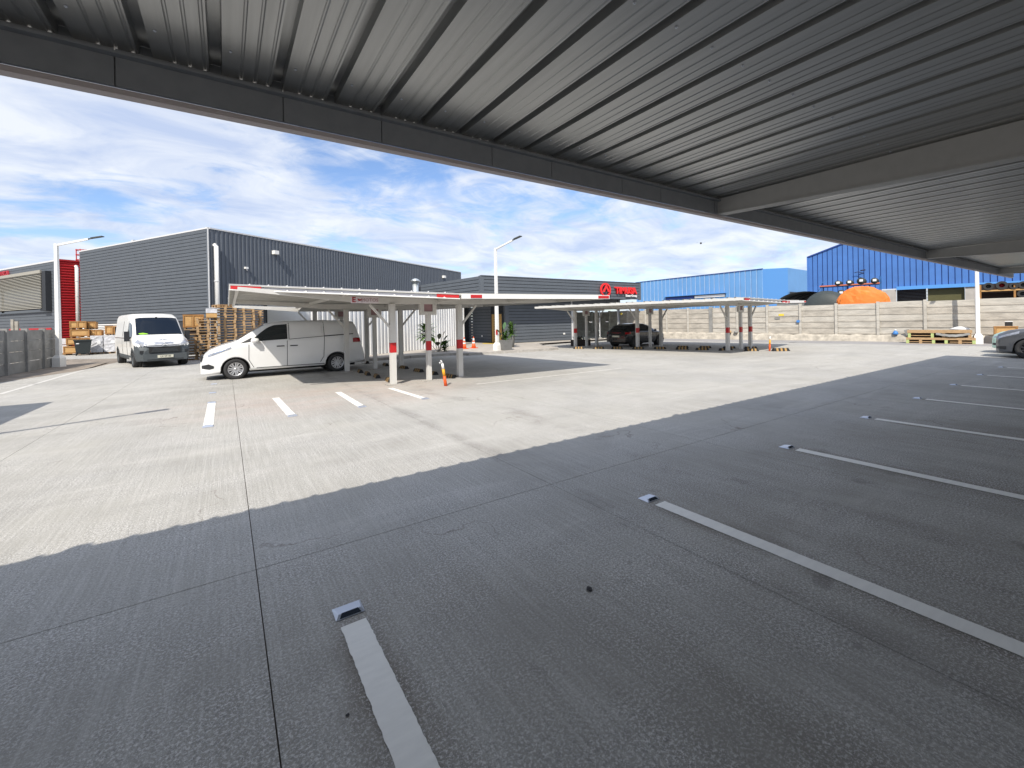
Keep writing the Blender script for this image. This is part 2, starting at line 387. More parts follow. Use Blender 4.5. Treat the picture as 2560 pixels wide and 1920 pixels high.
# earth verge by the left fence
b = MB(); b.add([(-7.4, 19, .004), (-5.2, 25.5, .004), (-4.7, 31, .004), (-5.3, 34, .004), (-8, 36, .004), (-9, 30, .004)], [(0, 1, 2, 3, 4, 5)], M_earth); b.build('earth_verge', kind='structure')

# painted stripes, each with slightly ragged edges
def stripe(x0, y0, x1, y1, wd, m=M_paint, step=.06, jag=.006, z=.004):
    d = Vector((x1 - x0, y1 - y0)); Ln = d.length; d /= Ln; nrm = Vector((-d.y, d.x)); n = max(2, int(Ln / step))
    vs = []
    for k in range(n + 1):
        p = Vector((x0, y0)) + d * Ln * k / n
        for s in (-1, 1):
            q = p + nrm * s * (wd / 2 + random.uniform(-jag, jag)); vs.append((q.x, q.y, z))
    b = MB(); b.add(vs, [(2 * k, 2 * k + 1, 2 * k + 3, 2 * k + 2) for k in range(n)], m)
    return b.build('parking_line', kind='structure')
SX = [.59 + 2.785 * i for i in range(8)]
for i, x in enumerate(SX): stripe(x, 2.62, x + .02, -2.6, .145, jag=.003 if i == 0 else .002, step=.022 if i < 2 else .2)
for (x0, y0, x1, y1) in ((-.30, 12.02, -.29, 9.36), (.97, 11.85, 1.03, 9.38), (2.38, 11.75, 2.36, 9.42), (3.66, 11.5, 3.77, 9.44)):
    stripe(x0, y0, x1, y1, .15, M_paint)
stripe(-5.24, 17.8, -5.10, 30.0, .13, M_paint2, .2); stripe(-6.0, 20.5, -5.15, 20.3, .1, M_paint2)
stripe(5.8, 10.58, 11.6, 10.5, .10, M_paint2, .15, .02); stripe(26.4, 13.3, 31.0, 13.1, .11, M_paint2, .2)
stripe(29.5, 12.2, 30.4, 10.9, .12, M_paint2, .2)

# ------------------------------------------------------------------ reflective studs
def stud_mesh():
    b = MB()
    b.add([(-.11, -.055, 0), (.11, -.055, 0), (.11, .075, 0), (-.11, .075, 0), (-.085, -.03, .02), (.085, -.03, .02), (.10, .065, .006), (-.10, .065, .006)],
          [(0, 1, 5, 4), (1, 2, 6, 5), (2, 3, 7, 6), (3, 0, 4, 7), (4, 5, 6, 7)], M_alu)
    c = MB(); c.add([(-.082, -.052, .004), (.082, -.052, .004), (.062, -.030, .0225), (-.062, -.030, .0225)], [(0, 1, 2, 3)], M_solar)
    return b.mesh('stud_body'), c.mesh('reflector')
stb, stc = stud_mesh()
def stud(x, y, label, rz=0):
    t = thing('road_stud', label, 'road stud', (x, y, .004), rz, 'reflective studs at the line ends')
    t.scale = (.76, 1.0, 1.0); inst(stb, 'body', parent=t); inst(stc, 'reflector', parent=t)
lab = ['nearest silver road stud at the head of the jagged foreground line', 'silver road stud heading the second line from the camera', 'silver road stud heading the third shaded line', 'silver road stud heading the fourth shaded line', 'silver road stud heading the fifth shaded line', 'silver road stud heading the sixth shaded line', 'silver road stud heading the seventh shaded line', 'farthest shaded road stud beside the grey car']
for x, l in zip(SX, lab): stud(x, 2.74, l)
for (x, y), l in zip(((-.29, 9.26), (1.04, 9.27), (2.36, 9.32), (3.78, 9.34)), ['first', 'second', 'third', 'fourth']):
    stud(x, y, f'sunlit stud at the near end of the {l} short bay line from the left', PI)
for (x, y), l in zip(((-.30, 12.12), (-.33, 16.0), (-.32, 13.9)), ['sunlit stud at the far end of the leftmost short bay line', 'small stud beside the front wheel of the white people carrier', 'lone stud between the white people carrier and the short lines']):
    stud(x, y, l, PI)

# ------------------------------------------------------------------ near canopy (overhead)
near = thing('carport_canopy', 'large grey ribbed steel carport roof overhead, supported by tapered beams', 'carport', (0, 0, 0))
PIT = .28
def sheet_mesh(npit, y0, y1, z, mtl, pit=PIT, rib=.056, rh=.054, along='y', stiff=True):
    # trapezoidal profile in u, extruded in v, 0.6 mm visually thickened to 4 mm
    pr = []
    for k in range(npit):
        o = k * pit
        pts = [(0, 0)]
        if stiff:
            for c_ in (.30, .52, .74):
                c = pit * c_; pts += [(c - .008, 0), (c - .003, .004), (c + .003, .004), (c + .008, 0)]
        pts += [(pit - rib, 0), (pit - rib * .90, rh), (pit - rib * .10, rh)]
        pr += [(o + u, h) for u, h in pts]
    pr.append((npit * pit, 0))
    n = len(pr); vs = []
    for t in (0, .003):
        for v in (y0, y1):
            for u, h in pr: vs.append((u, v, z + h + t))
    fs = []
    for i in range(n - 1):
        fs.append((i, i + n, i + n + 1, i + 1)); fs.append((2 * n + i, 2 * n + i + 1, 3 * n + i + 1, 3 * n + i))
        fs.append((i, i + 1, 2 * n + i + 1, 2 * n + i)); fs.append((n + i, 3 * n + i, 3 * n + i + 1, n + i + 1))
    b = MB(); b.add(vs, fs, mtl); return b
shm = sheet_mesh(3, -6.6, 2.738, 3.062, M_galv).mesh('roof_sheet')
x = -8.95
while x < 21.6:
    inst(shm, 'roof_sheet', (x, 0, 0), parent=near); x += .84
b = MB()
for k in range(0, 110):
    xk = -8.95 + PIT * k + PIT * .12
    for yk in (2.45, 1.2, -.2, -1.6, -3.0):
        b.lathe([(.007, 0), (.007, .004), (.003, .007)], M_alu, 6, T=Matrix.Translation((xk, yk, 3.0615)) @ Matrix.Rotation(PI, 4, 'X'))
sc_ = b.build('screw_heads', near); sc_['kind'] = 'stuff'
# fascia channel made of plates butted together
jx = [-9.0, -6.6, -4.2, -1.9, -.41, .29, .84, 1.65, 2.21, 3.03, 3.58, 4.5, 6.9, 9.3, 11.7, 14.1, 16.5, 18.9, 21.3, 22.1]
for a, c in zip(jx[:-1], jx[1:]):
    b = MB(); b.box(a + .003, c - .003, 2.700, 2.712, 2.885, 3.060, M_fasc); b.build('fascia_plate', near)
b = MB(); b.box(-9, 22.1, 2.660, 2.699, 3.020, 3.032, M_fasc); b.build('upper_flange', near)
b = MB()
for k in range(0, 111):
    xk = -8.95 + PIT * (k + 1) - .028; b.box(xk - .027, xk + .027, 2.728, 2.7365, 3.060, 3.114, M_fasc)
rc_ = b.build('rib_closure', near); rc_['kind'] = 'stuff'
b = MB(); b.box(-9, 22.1, 2.716, 2.775, 2.855, 2.882, M_fascl); b.build('lower_lip', near)
b = MB(); b.box(-9, 22.1, 2.714, 2.724, 2.886, 3.05, M_fasc); b.build('backing_strip', near)
for bx in (-3.1, 4.62, 12.32, 19.7):
    b = MB()
    yy = [2.82, .51, -2.4, -6.4]; hh = [.15, .235, .30, .15]
    for k in range(3):
        b.bar((bx, yy[k], 3.05 - hh[k] / 2), (bx, yy[k + 1], 3.05 - hh[k + 1] / 2), .11, hh[k], M_gdark, h2=hh[k + 1])
    b.bar((bx, 2.82, 3.05 - .156), (bx, .51, 3.05 - .241), .135, .014, M_gdark)
    b.bar((bx, .51, 3.05 - .241), (bx, -2.4, 3.05 - .306), .135, .014, M_gdark)
    b.build('cross_beam', near)
    b = MB(); b.box(bx - .09, bx + .09, -2.55, -2.35, 0, 2.745, M_gdark); b.build('post', near)
b = MB(); b.box(-9, 22.1, -6.5, -6.46, 2.9, 3.05, M_fasc); b.build('rear_fascia', near)

# ------------------------------------------------------------------ far canopies (butterfly roofs)
def lerp(a, c, t): return tuple(p + (q - p) * t for p, q in zip(a, c))
def canopy(label, corners, posts, reds):
    t = thing('carport_canopy', label, 'carport', (0, 0, 0), group='white butterfly carports')
    FL, V, FR, BL, VB, BR = corners
    for (P0, P1, P2, P3) in ((FL, V, VB, BL), (V, FR, BR, VB)):
        # sheets laid side by side from front to back, ribs running across
        ns = 12
        for k in range(ns):
            a0 = lerp(P0, P3, k / ns); a1 = lerp(P1, P2, k / ns); b1 = lerp(P1, P2, (k + 1) / ns); b0 = lerp(P0, P3, (k + 1) / ns)
            prof = [(0, 0), (.29, 0), (.32, .07), (.39, .07), (.42, 0), (.62, 0), (.65, .07), (.72, .07), (.75, 0), (.995, 0)]
            vs = []
            for th in (0, .004):
                for (q0, q1) in ((a0, b0), (a1, b1)):
                    for u, h in prof: p = lerp(q0, q1, u); vs.append((p[0], p[1], p[2] + .07 + h + th))
            n = len(prof); fs = []
            for i in range(n - 1):
                fs += [(i, i + n, i + n + 1, i + 1), (2 * n + i, 2 * n + i + 1, 3 * n + i + 1, 3 * n + i), (i, i + 1, 2 * n + i + 1, 2 * n + i), (n + i, 3 * n + i, 3 * n + i + 1, n + i + 1)]
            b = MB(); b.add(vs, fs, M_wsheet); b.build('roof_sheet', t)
        for f in (0.5, .97) if P0 == FL else (.06, .55, .97):
            u = 1 - f if P0 == FL else f
            a0 = lerp(P0, P1, u); a1 = lerp(P3, P2, u)
            a0 = (a0[0], a0[1] + .12, a0[2] + .02); a1 = (a1[0], a1[1], a1[2] + .02)
            b = MB(); b.bar(a0, a1, .07, .085, M_wh2); b.build('purlin', t)
    # front fascias
    for (A, B, left) in ((FL, V, True), (V, FR, False)):
        if left:
            b = MB(); a, c = (A[0], A[1] + .05, A[2] + .04), (B[0] - .02, B[1] + .05, B[2] + .04)
            b.bar(a, c, .03, .09, M_lav); b.build('edge_channel', t)
            b = MB(); b.bar((A[0], A[1], A[2] - .018), (B[0] - .02, B[1], B[2] - .018), .09, .018, M_white)
            Ln = (Vector(B) - Vector(A)).length; nb = max(3, int(Ln / .42))
            for k in range(1, nb):
                p = lerp(A, B, k / nb)
                for dz, s in ((-.009, 1), (.11, .8)):
                    b.add([(p[0] - .05 * s, p[1] - .035, p[2] + dz), (p[0] + .05 * s, p[1] - .035, p[2] + dz), (p[0] + .03 * s, p[1] - .035, p[2] + dz + .045 * s), (p[0] + .03 * s, p[1] - .02, p[2] + dz + .045 * s), (p[0] - .05 * s, p[1] - .02, p[2] + dz), (p[0] + .05 * s, p[1] - .02, p[2] + dz)],
                          [(0, 1, 2), (3, 5, 4), (0, 2, 3, 4), (1, 5, 3, 2), (0, 4, 5, 1)], M_white)
            b.build('edge_lip', t)
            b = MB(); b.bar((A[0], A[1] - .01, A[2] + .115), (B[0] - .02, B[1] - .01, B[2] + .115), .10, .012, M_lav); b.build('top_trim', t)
        else:
            b = MB(); b.bar((A[0] + .02, A[1], A[2] + .045), (B[0], B[1], B[2] + .045), .04, .12, M_white); b.build('edge_fascia', t)
        d = (Vector(B) - Vector(A)).normalized(); nr = Vector((d.y, -d.x, 0)).normalized()
        for s0, s1 in reds[0 if left else 1]:
            p, q = Vector(A) + d * s0, Vector(A) + d * s1
            if s0 < 0: p, q = Vector(B) + d * s0, Vector(B) + d * s1
            o = nr * .026; z = Vector((0, 0, .045))
            b = MB(); b.bar(p + o + z, q + o + z, .006, .085, M_red); b.build('red_reflector', t)
    # left end trim and right end trim
    for A, B in ((FL, BL), (FR, BR)):
        b = MB(); b.bar((A[0], A[1], A[2] + .05), (B[0], B[1], B[2] + .05), .03, .11, M_wh2); b.build('end_trim', t)
    for (pl_, pc, pr_) in posts:
        for k, p in enumerate((pl_, pc, pr_)):
            top = 2.30 if k != 1 else 1.98
            wd = .155 if k != 1 else .13
            o = thing('post', None, None, (p[0], p[1], 0)); del_ = o
            o.parent = t
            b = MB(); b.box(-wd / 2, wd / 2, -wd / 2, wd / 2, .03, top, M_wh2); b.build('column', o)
            b = MB(); b.box(-.2, .2, -.17, .17, 0, .028, M_kerb); b.build('footing', o)
            if p[1] < 12.5 or (p[0] > 15 and k == 0):
                b = MB(); b.box(-wd / 2 - .004, wd / 2 + .004, -wd / 2 - .004, wd / 2 - .03, .92, 1.2, M_red); b.build('red_reflector', o)
            if k == 1:
                b = MB(); b.box(-.26, .26, -.06, .06, 1.98, 2.08, M_wh2); b.box(-.26, -.14, -.06, .06, 2.08, 2.30, M_wh2); b.box(.14, .26, -.06, .06, 2.08, 2.30, M_wh2); b.box(-.14, .14, -.01, .05, 2.08, 2.3, M_sgp); b.build('gutter_box', o)
            else:
                s = -1 if k == 0 else 1
                b = MB(); b.bar((s * .05, 0, 1.62), (s * .62, 0, 2.28), .06, .06, M_wh2); b.build('brace', o)
        # tapered cross beams
        def roofz(x, y):
            f = (y - V[1]) / (VB[1] - V[1]); Lm = lerp(FL, BL, f); Vm = lerp(V, VB, f); Rm = lerp(FR, BR, f)
            if x < Vm[0]: return Lm, Vm
            return Vm, Rm
        for e, (pp, s) in enumerate(((pl_, 0), (pr_, 1))):
            A, B = roofz(pp[0], pp[1]); E_ = A if s == 0 else B; Vv = B if s == 0 else A
            if s == 1: E_ = B; Vv = A
            E2 = lerp(Vv, E_, .97)
            ang_y = pp[1]
            c0 = Vector((pc[0], pc[1], 2.40)); c1 = Vector((pp[0] + (-.7 if s == 0 else .7), pp[1], 2.39)); c2 = Vector((E2[0], pp[1] , E2[2] + .02))
            b = MB(); b.bar(c0, c1, .09, .20, M_wh2, h2=.17); b.bar(c1, c2, .08, .17, M_wh2, h2=.09); b.build('cross_beam', t)
    return t
FRONTRED = []
VA = (5.15, 10.15, 2.375)
cA = canopy('white butterfly carport over the parked white people carrier', ((.1, 12.5, 2.66), VA, (10.5, 10.0, 2.42), (.1, 18.3, 2.48), (4.7, 20.4, 2.42), (9.2, 21.0, 2.44)),
            (((3.94, 12.07), (5.06, 12.16), (6.11, 12.19)), ((3.69, 16.55), (4.74, 16.63), (5.75, 16.62)), ((3.1, 19.5), (4.15, 19.5), (5.2, 19.5))), (((.03, .72), (-.62, -.04)), ((.28, .62), (-.5, -.03))))
cB = canopy('farther white butterfly carport sheltering the black hatchback', ((18.3, 9.75, 2.44), (22.5, 9.9, 2.36), (26.9, 10.9, 2.46), (15.5, 20.8, 2.47), (19.9, 21.8, 2.42), (24.2, 22.3, 2.46)),
            (((21.3, 12.2), (22.55, 12.2), (23.5, 12.2)), ((19.97, 16.85), (21.1, 16.85), (22.1, 16.85)), ((18.25, 20.3), (19.3, 20.4), (20.2, 20.4))), (((.04, .5), (-.6, -.05)), ((.06, .4), (-.5, -.05))))
# the third canopy, mostly left of the frame: only its shadow falls into view
tC = thing('carport_canopy', 'flat white carport left of the frame, seen only by its shadow', 'carport')
b = MB(); b.box(-12.5, -5.35, 2, 13.2, 2.55, 2.64, M_wsheet); b.build('roof_sheet', tC)
for x, y in ((-9.5, 4), (-9.5, 8), (-9.5, 12)):
    b = MB(); b.box(x - .08, x + .08, y - .08, y + .08, 0, 2.549, M_wh2); b.build('post', tC)

# E MOTOS sign hanging on the front beam
sg = thing('bay_sign', 'small pale hanging sign reading E MOTOS with a red motorbike emblem', 'sign', (3.06, 11.55, 2.375))
b = MB(); b.box(-.36, .36, 0, .012, -.085, .085, M_pinks); b.build('plate', sg)
wall_text('E', .19, M_sgd, (-.285, -.006, 0), 0, sg, depth=.004, bold=.006)
wall_text('MOTOS', .125, M_sgp, (.125, -.006, -.005), 0, sg, depth=.004, sx=1.02)
b = MB()
for cxx in (-.19, -.085): 
    for k in range(12):
        a, c = 2 * PI * k / 12, 2 * PI * (k + 1) / 12
        b.bar((cxx + .026 * math.cos(a), -.004, -.035 + .026 * math.sin(a)), (cxx + .026 * math.cos(c), -.004, -.035 + .026 * math.sin(c)), .004, .004, M_sgp)
b.build('emblem_wheels', sg)
b = MB(); b.add([(-.20, -.005, .03), (-.165, -.005, .035), (-.13, -.005, .012), (-.075, -.005, .04), (-.10, -.005, -.005), (-.14, -.005, -.03), (-.165, -.005, -.02)], [(0, 1, 2, 3, 4, 5, 6)], M_sgd); b.build('emblem_body', sg)
for xg in (-.30, .28):
    b = MB(); b.box(xg, xg + .02, 0, .01, .08, .20, M_wh2); b.build('hanger', sg)

# bundle of pale sheets and pipes lying on the roof of the near butterfly canopy
b = MB(); b.box(.15, 2.6, 19.3, 20.6, 2.78, 2.83, M_vent); b.box(.1, 2.5, 19.4, 20.5, 2.83, 2.87, M_zinc)
tag(b.build('roof_sheet_bundle'), 'pale metal sheets lying on top of the carport roof, left end', 'metal sheets')
b = MB()
for k in range(4): b.tube([(2.7 + .2 * k, 19.8, 2.84 - .02 * k), (4.0 + .25 * k, 19.6 - .1 * k, 2.72 - .04 * k)], .025, M_white, 6)
tag(b.build('loose_pipes'), 'loose white pipes lying on the carport roof beside the metal sheets', 'pipes')

# ------------------------------------------------------------------ buildings
U = Vector((.857, .515, 0)).normalized(); VV = Vector((-.515, .857, 0)).normalized()
CB = Vector((-.8, 33, 0))
ANG = math.atan2(U.y, U.x)
# local frame for the charcoal warehouse: x along the long face, y along the left face
wh = thing('warehouse', 'charcoal corrugated warehouse with white roof edge and corner downpipe', 'building', CB, ANG)
WL, WD, WH = 29.6, 17.0, 7.95
b = MB(); b.box(.06, WL - .06, .06, WD - .06, 0, WH - .1, M_sidb); b.build('core_wall', wh)
# left face: horizontal boards
sidm = MB(); sidm.add([(-.02, 0, .028), (-.02, WD - .15, .028), (-.045, 0, .21), (-.045, WD - .15, .21), (.05, 0, .0), (.05, WD - .15, .0), (.05, 0, .18), (.05, WD - .15, .18)],
    [(0, 1, 3, 2), (4, 5, 1, 0), (2, 3, 7, 6), (0, 2, 6, 4), (1, 5, 7, 3)], M_sid); sidm = sidm.mesh('siding_board')
nb_ = 26
for k in range(nb_): inst(sidm, 'siding_board', (0, .15, 2.15 + k * .2215), parent=wh)
b = MB(); b.box(-.05, .06, 0, .14, 2.15, WH, M_sid); b.build('corner_trim', wh)
b = MB(); b.box(-.06, .05, -.02, WD, WH - .03, WH + .06, M_trim); b.box(.05, WL, -.06, .06, WH - .03, WH + .06, M_trim); b.build('roof_edge', wh)
b = MB(); b.box(-.06, -.01, -.06, -.005, 0, WH - .03, M_trim); b.build('corner_flashing', wh)
# pale slatted base of the left face
slm = MB(); slm.box(-.08, -.02, 0, 8.0, 0, .075, M_white); slm = slm.mesh('slat')
for k in range(13): inst(slm, 'slat', (0, 9.0, .55 + k * .125), parent=wh)
b = MB(); b.box(-.03, .05, .2, WD, 0, 2.13, M_sidb); b.build('base_wall', wh)
# long face: corrugated
def corr(x0, x1, z0, z1, pit, dep, m, name, parent, frac=.5):
    n = max(1, int(round((x1 - x0) / pit))); p = (x1 - x0) / n; pr = []
    for k in range(n):
        o = x0 + k * p; pr += [(o, 0), (o + p * (1 - frac) * .8, 0), (o + p * (1 - frac), -dep), (o + p * (1 - .1), -dep)]
    pr.append((x1, 0)); nn = len(pr)
    b = MB(); b.add([(u, y, z) for z in (z0, z1) for u, y in pr], [(i, i + 1, i + 1 + nn, i + nn) for i in range(nn - 1)], m)
    return b.build(name, parent, fix=False)
k = 0; xx = .62
corr(.0, .62, 0, WH - .03, .3, .03, M_corr, 'wall_sheet', wh)
while xx < WL - .1:
    x1 = min(WL - .02, xx + 3.3); corr(xx + .004, x1, 2.9, WH - .03, .27, .045, M_corr, 'wall_sheet', wh); xx = x1
b = MB(); b.box(.62, WL, -.01, .05, 0, 2.9, M_corr); b.build('lower_wall', wh)
b = MB(); b.tube([(.32, -.1, 6.95), (.32, -.22, 6.85), (.32, -.22, 0)], .13, M_white, 12)
for z in (4.6, 2.8): b.lathe([(.15, z), (.15, z + .05)], M_trim, 12, T=Matrix.Translation((.32, -.22, 0)))
b.build('downpipe', wh)
for x, z in ((4.4, 7.0), (25.6, 7.05)):
    b = MB(); b.box(x - .17, x + .17, -.36, -.05, z - .13, z + .13, M_white); b.box(x + .06, x + .175, -.30, -.1, z - .1, z + .1, M_wood); b.build('wall_lamp', wh)
b = MB(); b.box(2.2, 2.4, -.2, -.04, 5.62, 5.75, M_white); b.tube([(2.3, -.12, 5.62), (2.34, -.16, 5.5)], .04, M_trim); b.build('security_camera', wh)
b = MB(); b.box(8.2, 8.45, -.02, .2, WH + .06, WH + .09, M_trim); b.build('ridge_cap', wh)
# roof lamp sticking up behind the left parapet
b = MB(); b.tube([(2, 13.2, WH - .5), (2, 13.2, WH + .75)], .03, M_trim, 6); b.box(1.75, 2.3, 13.0, 13.3, WH + .7, WH + .85, M_trim); b.build('roof_floodlight', wh)

# red recess and the dark building beyond it
rb = thing('red_building', 'red ribbed building wall squeezed between the two charcoal warehouses', 'building', CB + VV * 21.3, ANG)
b = MB(); b.box(.1, 8, .05, 5, 0, 7.62, M_redor); b.build('core_wall', rb)
for k in range(30):
    b = MB(); b.add([(.15, -.01, 0), (6, -.01, 0), (.15, -.05, .12), (6, -.05, .12), (.15, .02, .225), (6, .02, .225)], [(0, 1, 3, 2), (2, 3, 5, 4)], M_redor)
    b.build('rib_board', rb).location = (0, 0, .8 + k * .226)
b = MB(); b.box(0, 6, -.08, .1, 7.6, 7.74, M_redor); b.build('roof_edge', rb)
b = MB(); b.tube([(1.2, -.2, 7.25), (1.2, -.28, 7.1), (1.2, -.28, .4)], .13, M_white, 12)
for z in (5.9, 4.6, 3.2): b.lathe([(.145, z), (.145, z + .04)], M_trim, 12, T=Matrix.Translation((1.2, -.28, 0)))
b.build('downpipe', rb)
b = MB()
for a in range(8):
    t_ = 2 * PI * a / 8; b.tube([(2.3 + .5 * math.cos(t_), 1.45 + .5 * math.sin(t_), 7.0), (2.3 + .5 * math.cos(t_), 1.45 + .5 * math.sin(t_), 8.95)], .03, M_redor, 5)
for z in (8.0, 8.45, 8.88):
    b.tube([(2.3 + .5 * math.cos(2 * PI * a / 16), 1.45 + .5 * math.sin(2 * PI * a / 16), z) for a in range(17)], .035, M_redor, 5)
b.build('ladder_cage', rb)

lb = thing('office_block', 'charcoal boarded building at the left edge with tan louvred window screen', 'building', CB + VV * 21.25, ANG)
b = MB(); b.box(.0, .12, .0, 42, 0, 7.5, M_sidb); b.box(-.0, .12, -.0, .02, 0, 7.5, M_sid); b.build('core_wall', lb)
bm_ = MB(); bm_.add([(-.03, 0, .03), (-.03, 42, .03), (-.05, 0, .29), (-.05, 42, .29), (.03, 0, 0), (.03, 42, 0)], [(0, 1, 3, 2), (4, 5, 1, 0)], M_sid); bm_ = bm_.mesh('siding_board')
for k in range(25): inst(bm_, 'siding_board', (0, 0, .35 + k * .288), parent=lb)
b = MB(); b.box(-.08, .14, -.05, 42, 7.52, 7.66, M_trim); b.build('roof_edge', lb)
b = MB(); b.box(-.09, .02, -.05, .35, 0, 7.5, M_sid); b.build('corner_trim', lb)
b = MB(); b.box(-.42, -.06, .8, 1.9, 3.4, 6.75, M_sidb); b.box(-.1, -.06, .9, 30, 3.35, 6.7, M_glass); b.build('window_band', lb)
lm_ = MB(); lm_.add([(-.5, 0, 0), (-.5, 26, 0), (-.42, 0, .085), (-.42, 26, .085), (-.5, 0, .02), (-.5, 26, .02)], [(0, 1, 3, 2), (0, 4, 5, 1)], M_loub); lm_ = lm_.mesh('louvre_slat')
for k in range(23): inst(lm_, 'louvre_slat', (0, 1.5, 3.62 + k * .132), parent=lb)
b = MB(); b.box(-.52, -.40, 1.5, 27, 6.6, 6.86, M_loub); b.box(-.5, -.42, 12.2, 12.6, 3.5, 6.7, M_loub); b.build('screen_frame', lb)
b = MB(); b.box(-.07, .0, 1, 40, 1.55, 1.95, M_redor); b.build('red_band', lb)
p = CB + VV * 32.6 + U * (-.12)
wall_text('TIMUSA', 1.02, mat('dull_sign_red', (.40, .03, .045), .6), (p.x, p.y, 6.98), ANG + PI / 2 + PI, None, name='wall_lettering', depth=.12, sx=1.15, bold=.02)
tag(bpy.context.scene.objects['wall_lettering'], 'red raised lettering on the charcoal building at the left edge', 'sign lettering')

# zinc sheet wall behind the near carport
ZP = Vector((6.13, 22.72, 0)) - U * 5.55
zw = thing('zinc_wall', 'tall wall of bright ribbed zinc sheets behind the white carport', 'wall', ZP, ANG)
zx = [0, 2.0] + [2.0 + 1.08 * k for k in range(1, 13)]
b = MB(); b.box(0, 2.0, -.01, .01, .12, 3.15, mat('pale_flat_sheet', (.82, .82, .80), .6, var=.05, vs=2)); b.build('flat_sheet', zw)
for a, c in zip(zx[1:-1], zx[2:]): corr(a, c - .01, .12, 3.1, .27, .07, M_zinc, 'zinc_sheet', zw, frac=.45)
b = MB(); b.box(-.06, 0, -.05, .1, 0, 3.2, M_sidb); b.build('end_post', zw)
b = MB(); b.box(0, 15, -.2, .1, 0, .13, M_walk); b.build('plinth', zw)
vp = CB + U * 15.4 + Vector((-.0, 0, 0)) - VV * 4

vent = MB(); vent.lathe([(.27, 0), (.27, 3.1)], M_vent, 16); vent.lathe([(.50, 3.12), (.27, 3.32), (.03, 3.42)], M_vent, 16); vent.lathe([(.22, 3.09), (.22, 3.14)], M_sidb, 12)
o = vent.build('vent_pipe'); o.location = (vp.x, vp.y, 2.4); tag(o, 'shiny vertical vent pipe with cone cap before the corrugated warehouse', 'vent pipe')

# charcoal reception building
of = thing('reception_building', 'low charcoal boarded reception building with red raised sign and glazed entrance', 'building')
FY = 25.0; LY = 26.3
b = MB(); b.add([(14.25, FY + .1, 3.45), (30.1, FY + .1, 3.45), (29.2, 34, 3.45), (13.4, 34, 3.45), (14.25, FY + .1, 4.72), (30.1, FY + .1, 4.72), (29.2, 34, 4.72), (13.4, 34, 4.72)],
    [(3, 2, 1, 0), (4, 5, 6, 7), (0, 1, 5, 4), (1, 2, 6, 5), (2, 3, 7, 6), (3, 0, 4, 7)], M_sidb); b.build('parapet_core', of)
nbd = 6; bh = 1.42 / nbd
for k in range(nbd):
    z = 3.38 + k * bh
    b = MB(); b.box(14.42, 30.05, FY - .02, FY + .1, z + .022, z + bh - .012, M_sid); b.build('fascia_board', of)
    b = MB(); b.bar((14.2, FY + .15, z + .022 + (bh - .034) / 2), (13.2, FY + 8, z + .022 + (bh - .034) / 2), .08, bh - .034, M_sid); b.build('fascia_board', of)
b = MB(); b.box(14.14, 14.42, FY - .03, FY + .2, 3.36, 4.82, M_sid); b.box(29.95, 30.15, FY - .035, FY + .15, 3.36, 4.8, M_sid); b.box(14.2, 30.1, FY - .06, FY + .12, 4.80, 4.85, M_sid); b.build('corner_trim', of)
b = MB(); b.box(15.3, 15.5, FY - .028, FY - .021, 3.4, 4.8, M_sidb); b.build('panel_joint', of)
# lower walls
b = MB(); b.box(16.95, 23.3, LY + .06, LY + 5, 0, 3.36, M_sidb); b.build('lower_core', of)
lh = .232
for k in range(14):
    z = .13 + k * lh
    b = MB(); b.box(17.2, 23.25, LY - .02, LY + .055, z + .02, z + lh - .012, M_sid); b.build('wall_board', of)
b = MB(); b.box(16.9, 17.2, LY - .035, LY + .2, 0, 3.36, M_sid); b.build('corner_trim', of)
b = MB(); b.box(23.25, 23.36, LY - .03, LY + .1, 0, 3.36, M_trim); b.build('corner_trim', of)
for k in range(14):
    z = .13 + k * lh
    b = MB(); b.box(16.88, 16.94, LY + 2.0, LY + 5.6, z + .02, z + lh - .012, M_sid); b.build('wall_board', of)
b = MB(); b.box(16.0, 17.1, LY + 5.6, LY + 5.7, 0, 3.4, M_sidb); b.build('back_wall', of)
dr = MB(); dr.box(16.84, 16.93, LY + .38, LY + 1.80, .13, 2.28, M_door); dr = dr.build('door', of)
for k in range(10):
    b = MB(); b.box(16.828, 16.839, LY + .72, LY + 1.5, .38 + k * .185, .43 + k * .185, M_doors); b.build('slot', dr)
b = MB(); b.box(16.83, 16.95, LY + .25, LY + .375, .13, 2.4, M_sidb); b.box(16.83, 16.95, LY + 1.805, LY + 1.92, .13, 2.4, M_sidb); b.box(16.83, 16.95, LY + .376, LY + 1.804, 2.285, 2.4, M_sidb); b.build('door_frame', of)
b = MB(); b.box(16.85, 16.879, LY + 3.3, LY + 3.45, .55, .66, M_white); b.build('socket', of)
b = MB(); b.box(22.35, 22.52, LY - .06, LY - .021, .6, .72, M_white); b.build('socket', of)
b = MB(); b.box(23.36, 29.0, LY + .02, LY + .2, 2.72, 3.44, M_sid); b.build('header', of)
# glazed entrance
for a, c in ((23.36, 24.9), (24.95, 26.4), (26.45, 28.6)):
    b = MB(); b.box(a, c, LY + .0, LY + .012, .15, 2.71, M_clear); b.build('glass_pane', of)
for xg in (23.37, 24.88, 26.38, 28.6):
    b = MB(); b.box(xg, xg + .06, LY - .04, LY + .05, .13, 2.71, M_trim); b.build('mullion', of)
b = MB(); b.box(28.67, 28.85, LY - .05, LY + .1, 0, 3.36, M_sid); b.build('entrance_post', of)
for xg in (25.2, 27.1):
    b = MB(); b.box(xg, xg + .3, LY - .06, LY - .01, 1.5, 1.56, M_white); b.build('door_handle', of)
b = MB(); b.box(28.86, 29.0, LY - .2, LY - .06, 2.1, 2.25, M_ylw); b.build('alarm_box', of)
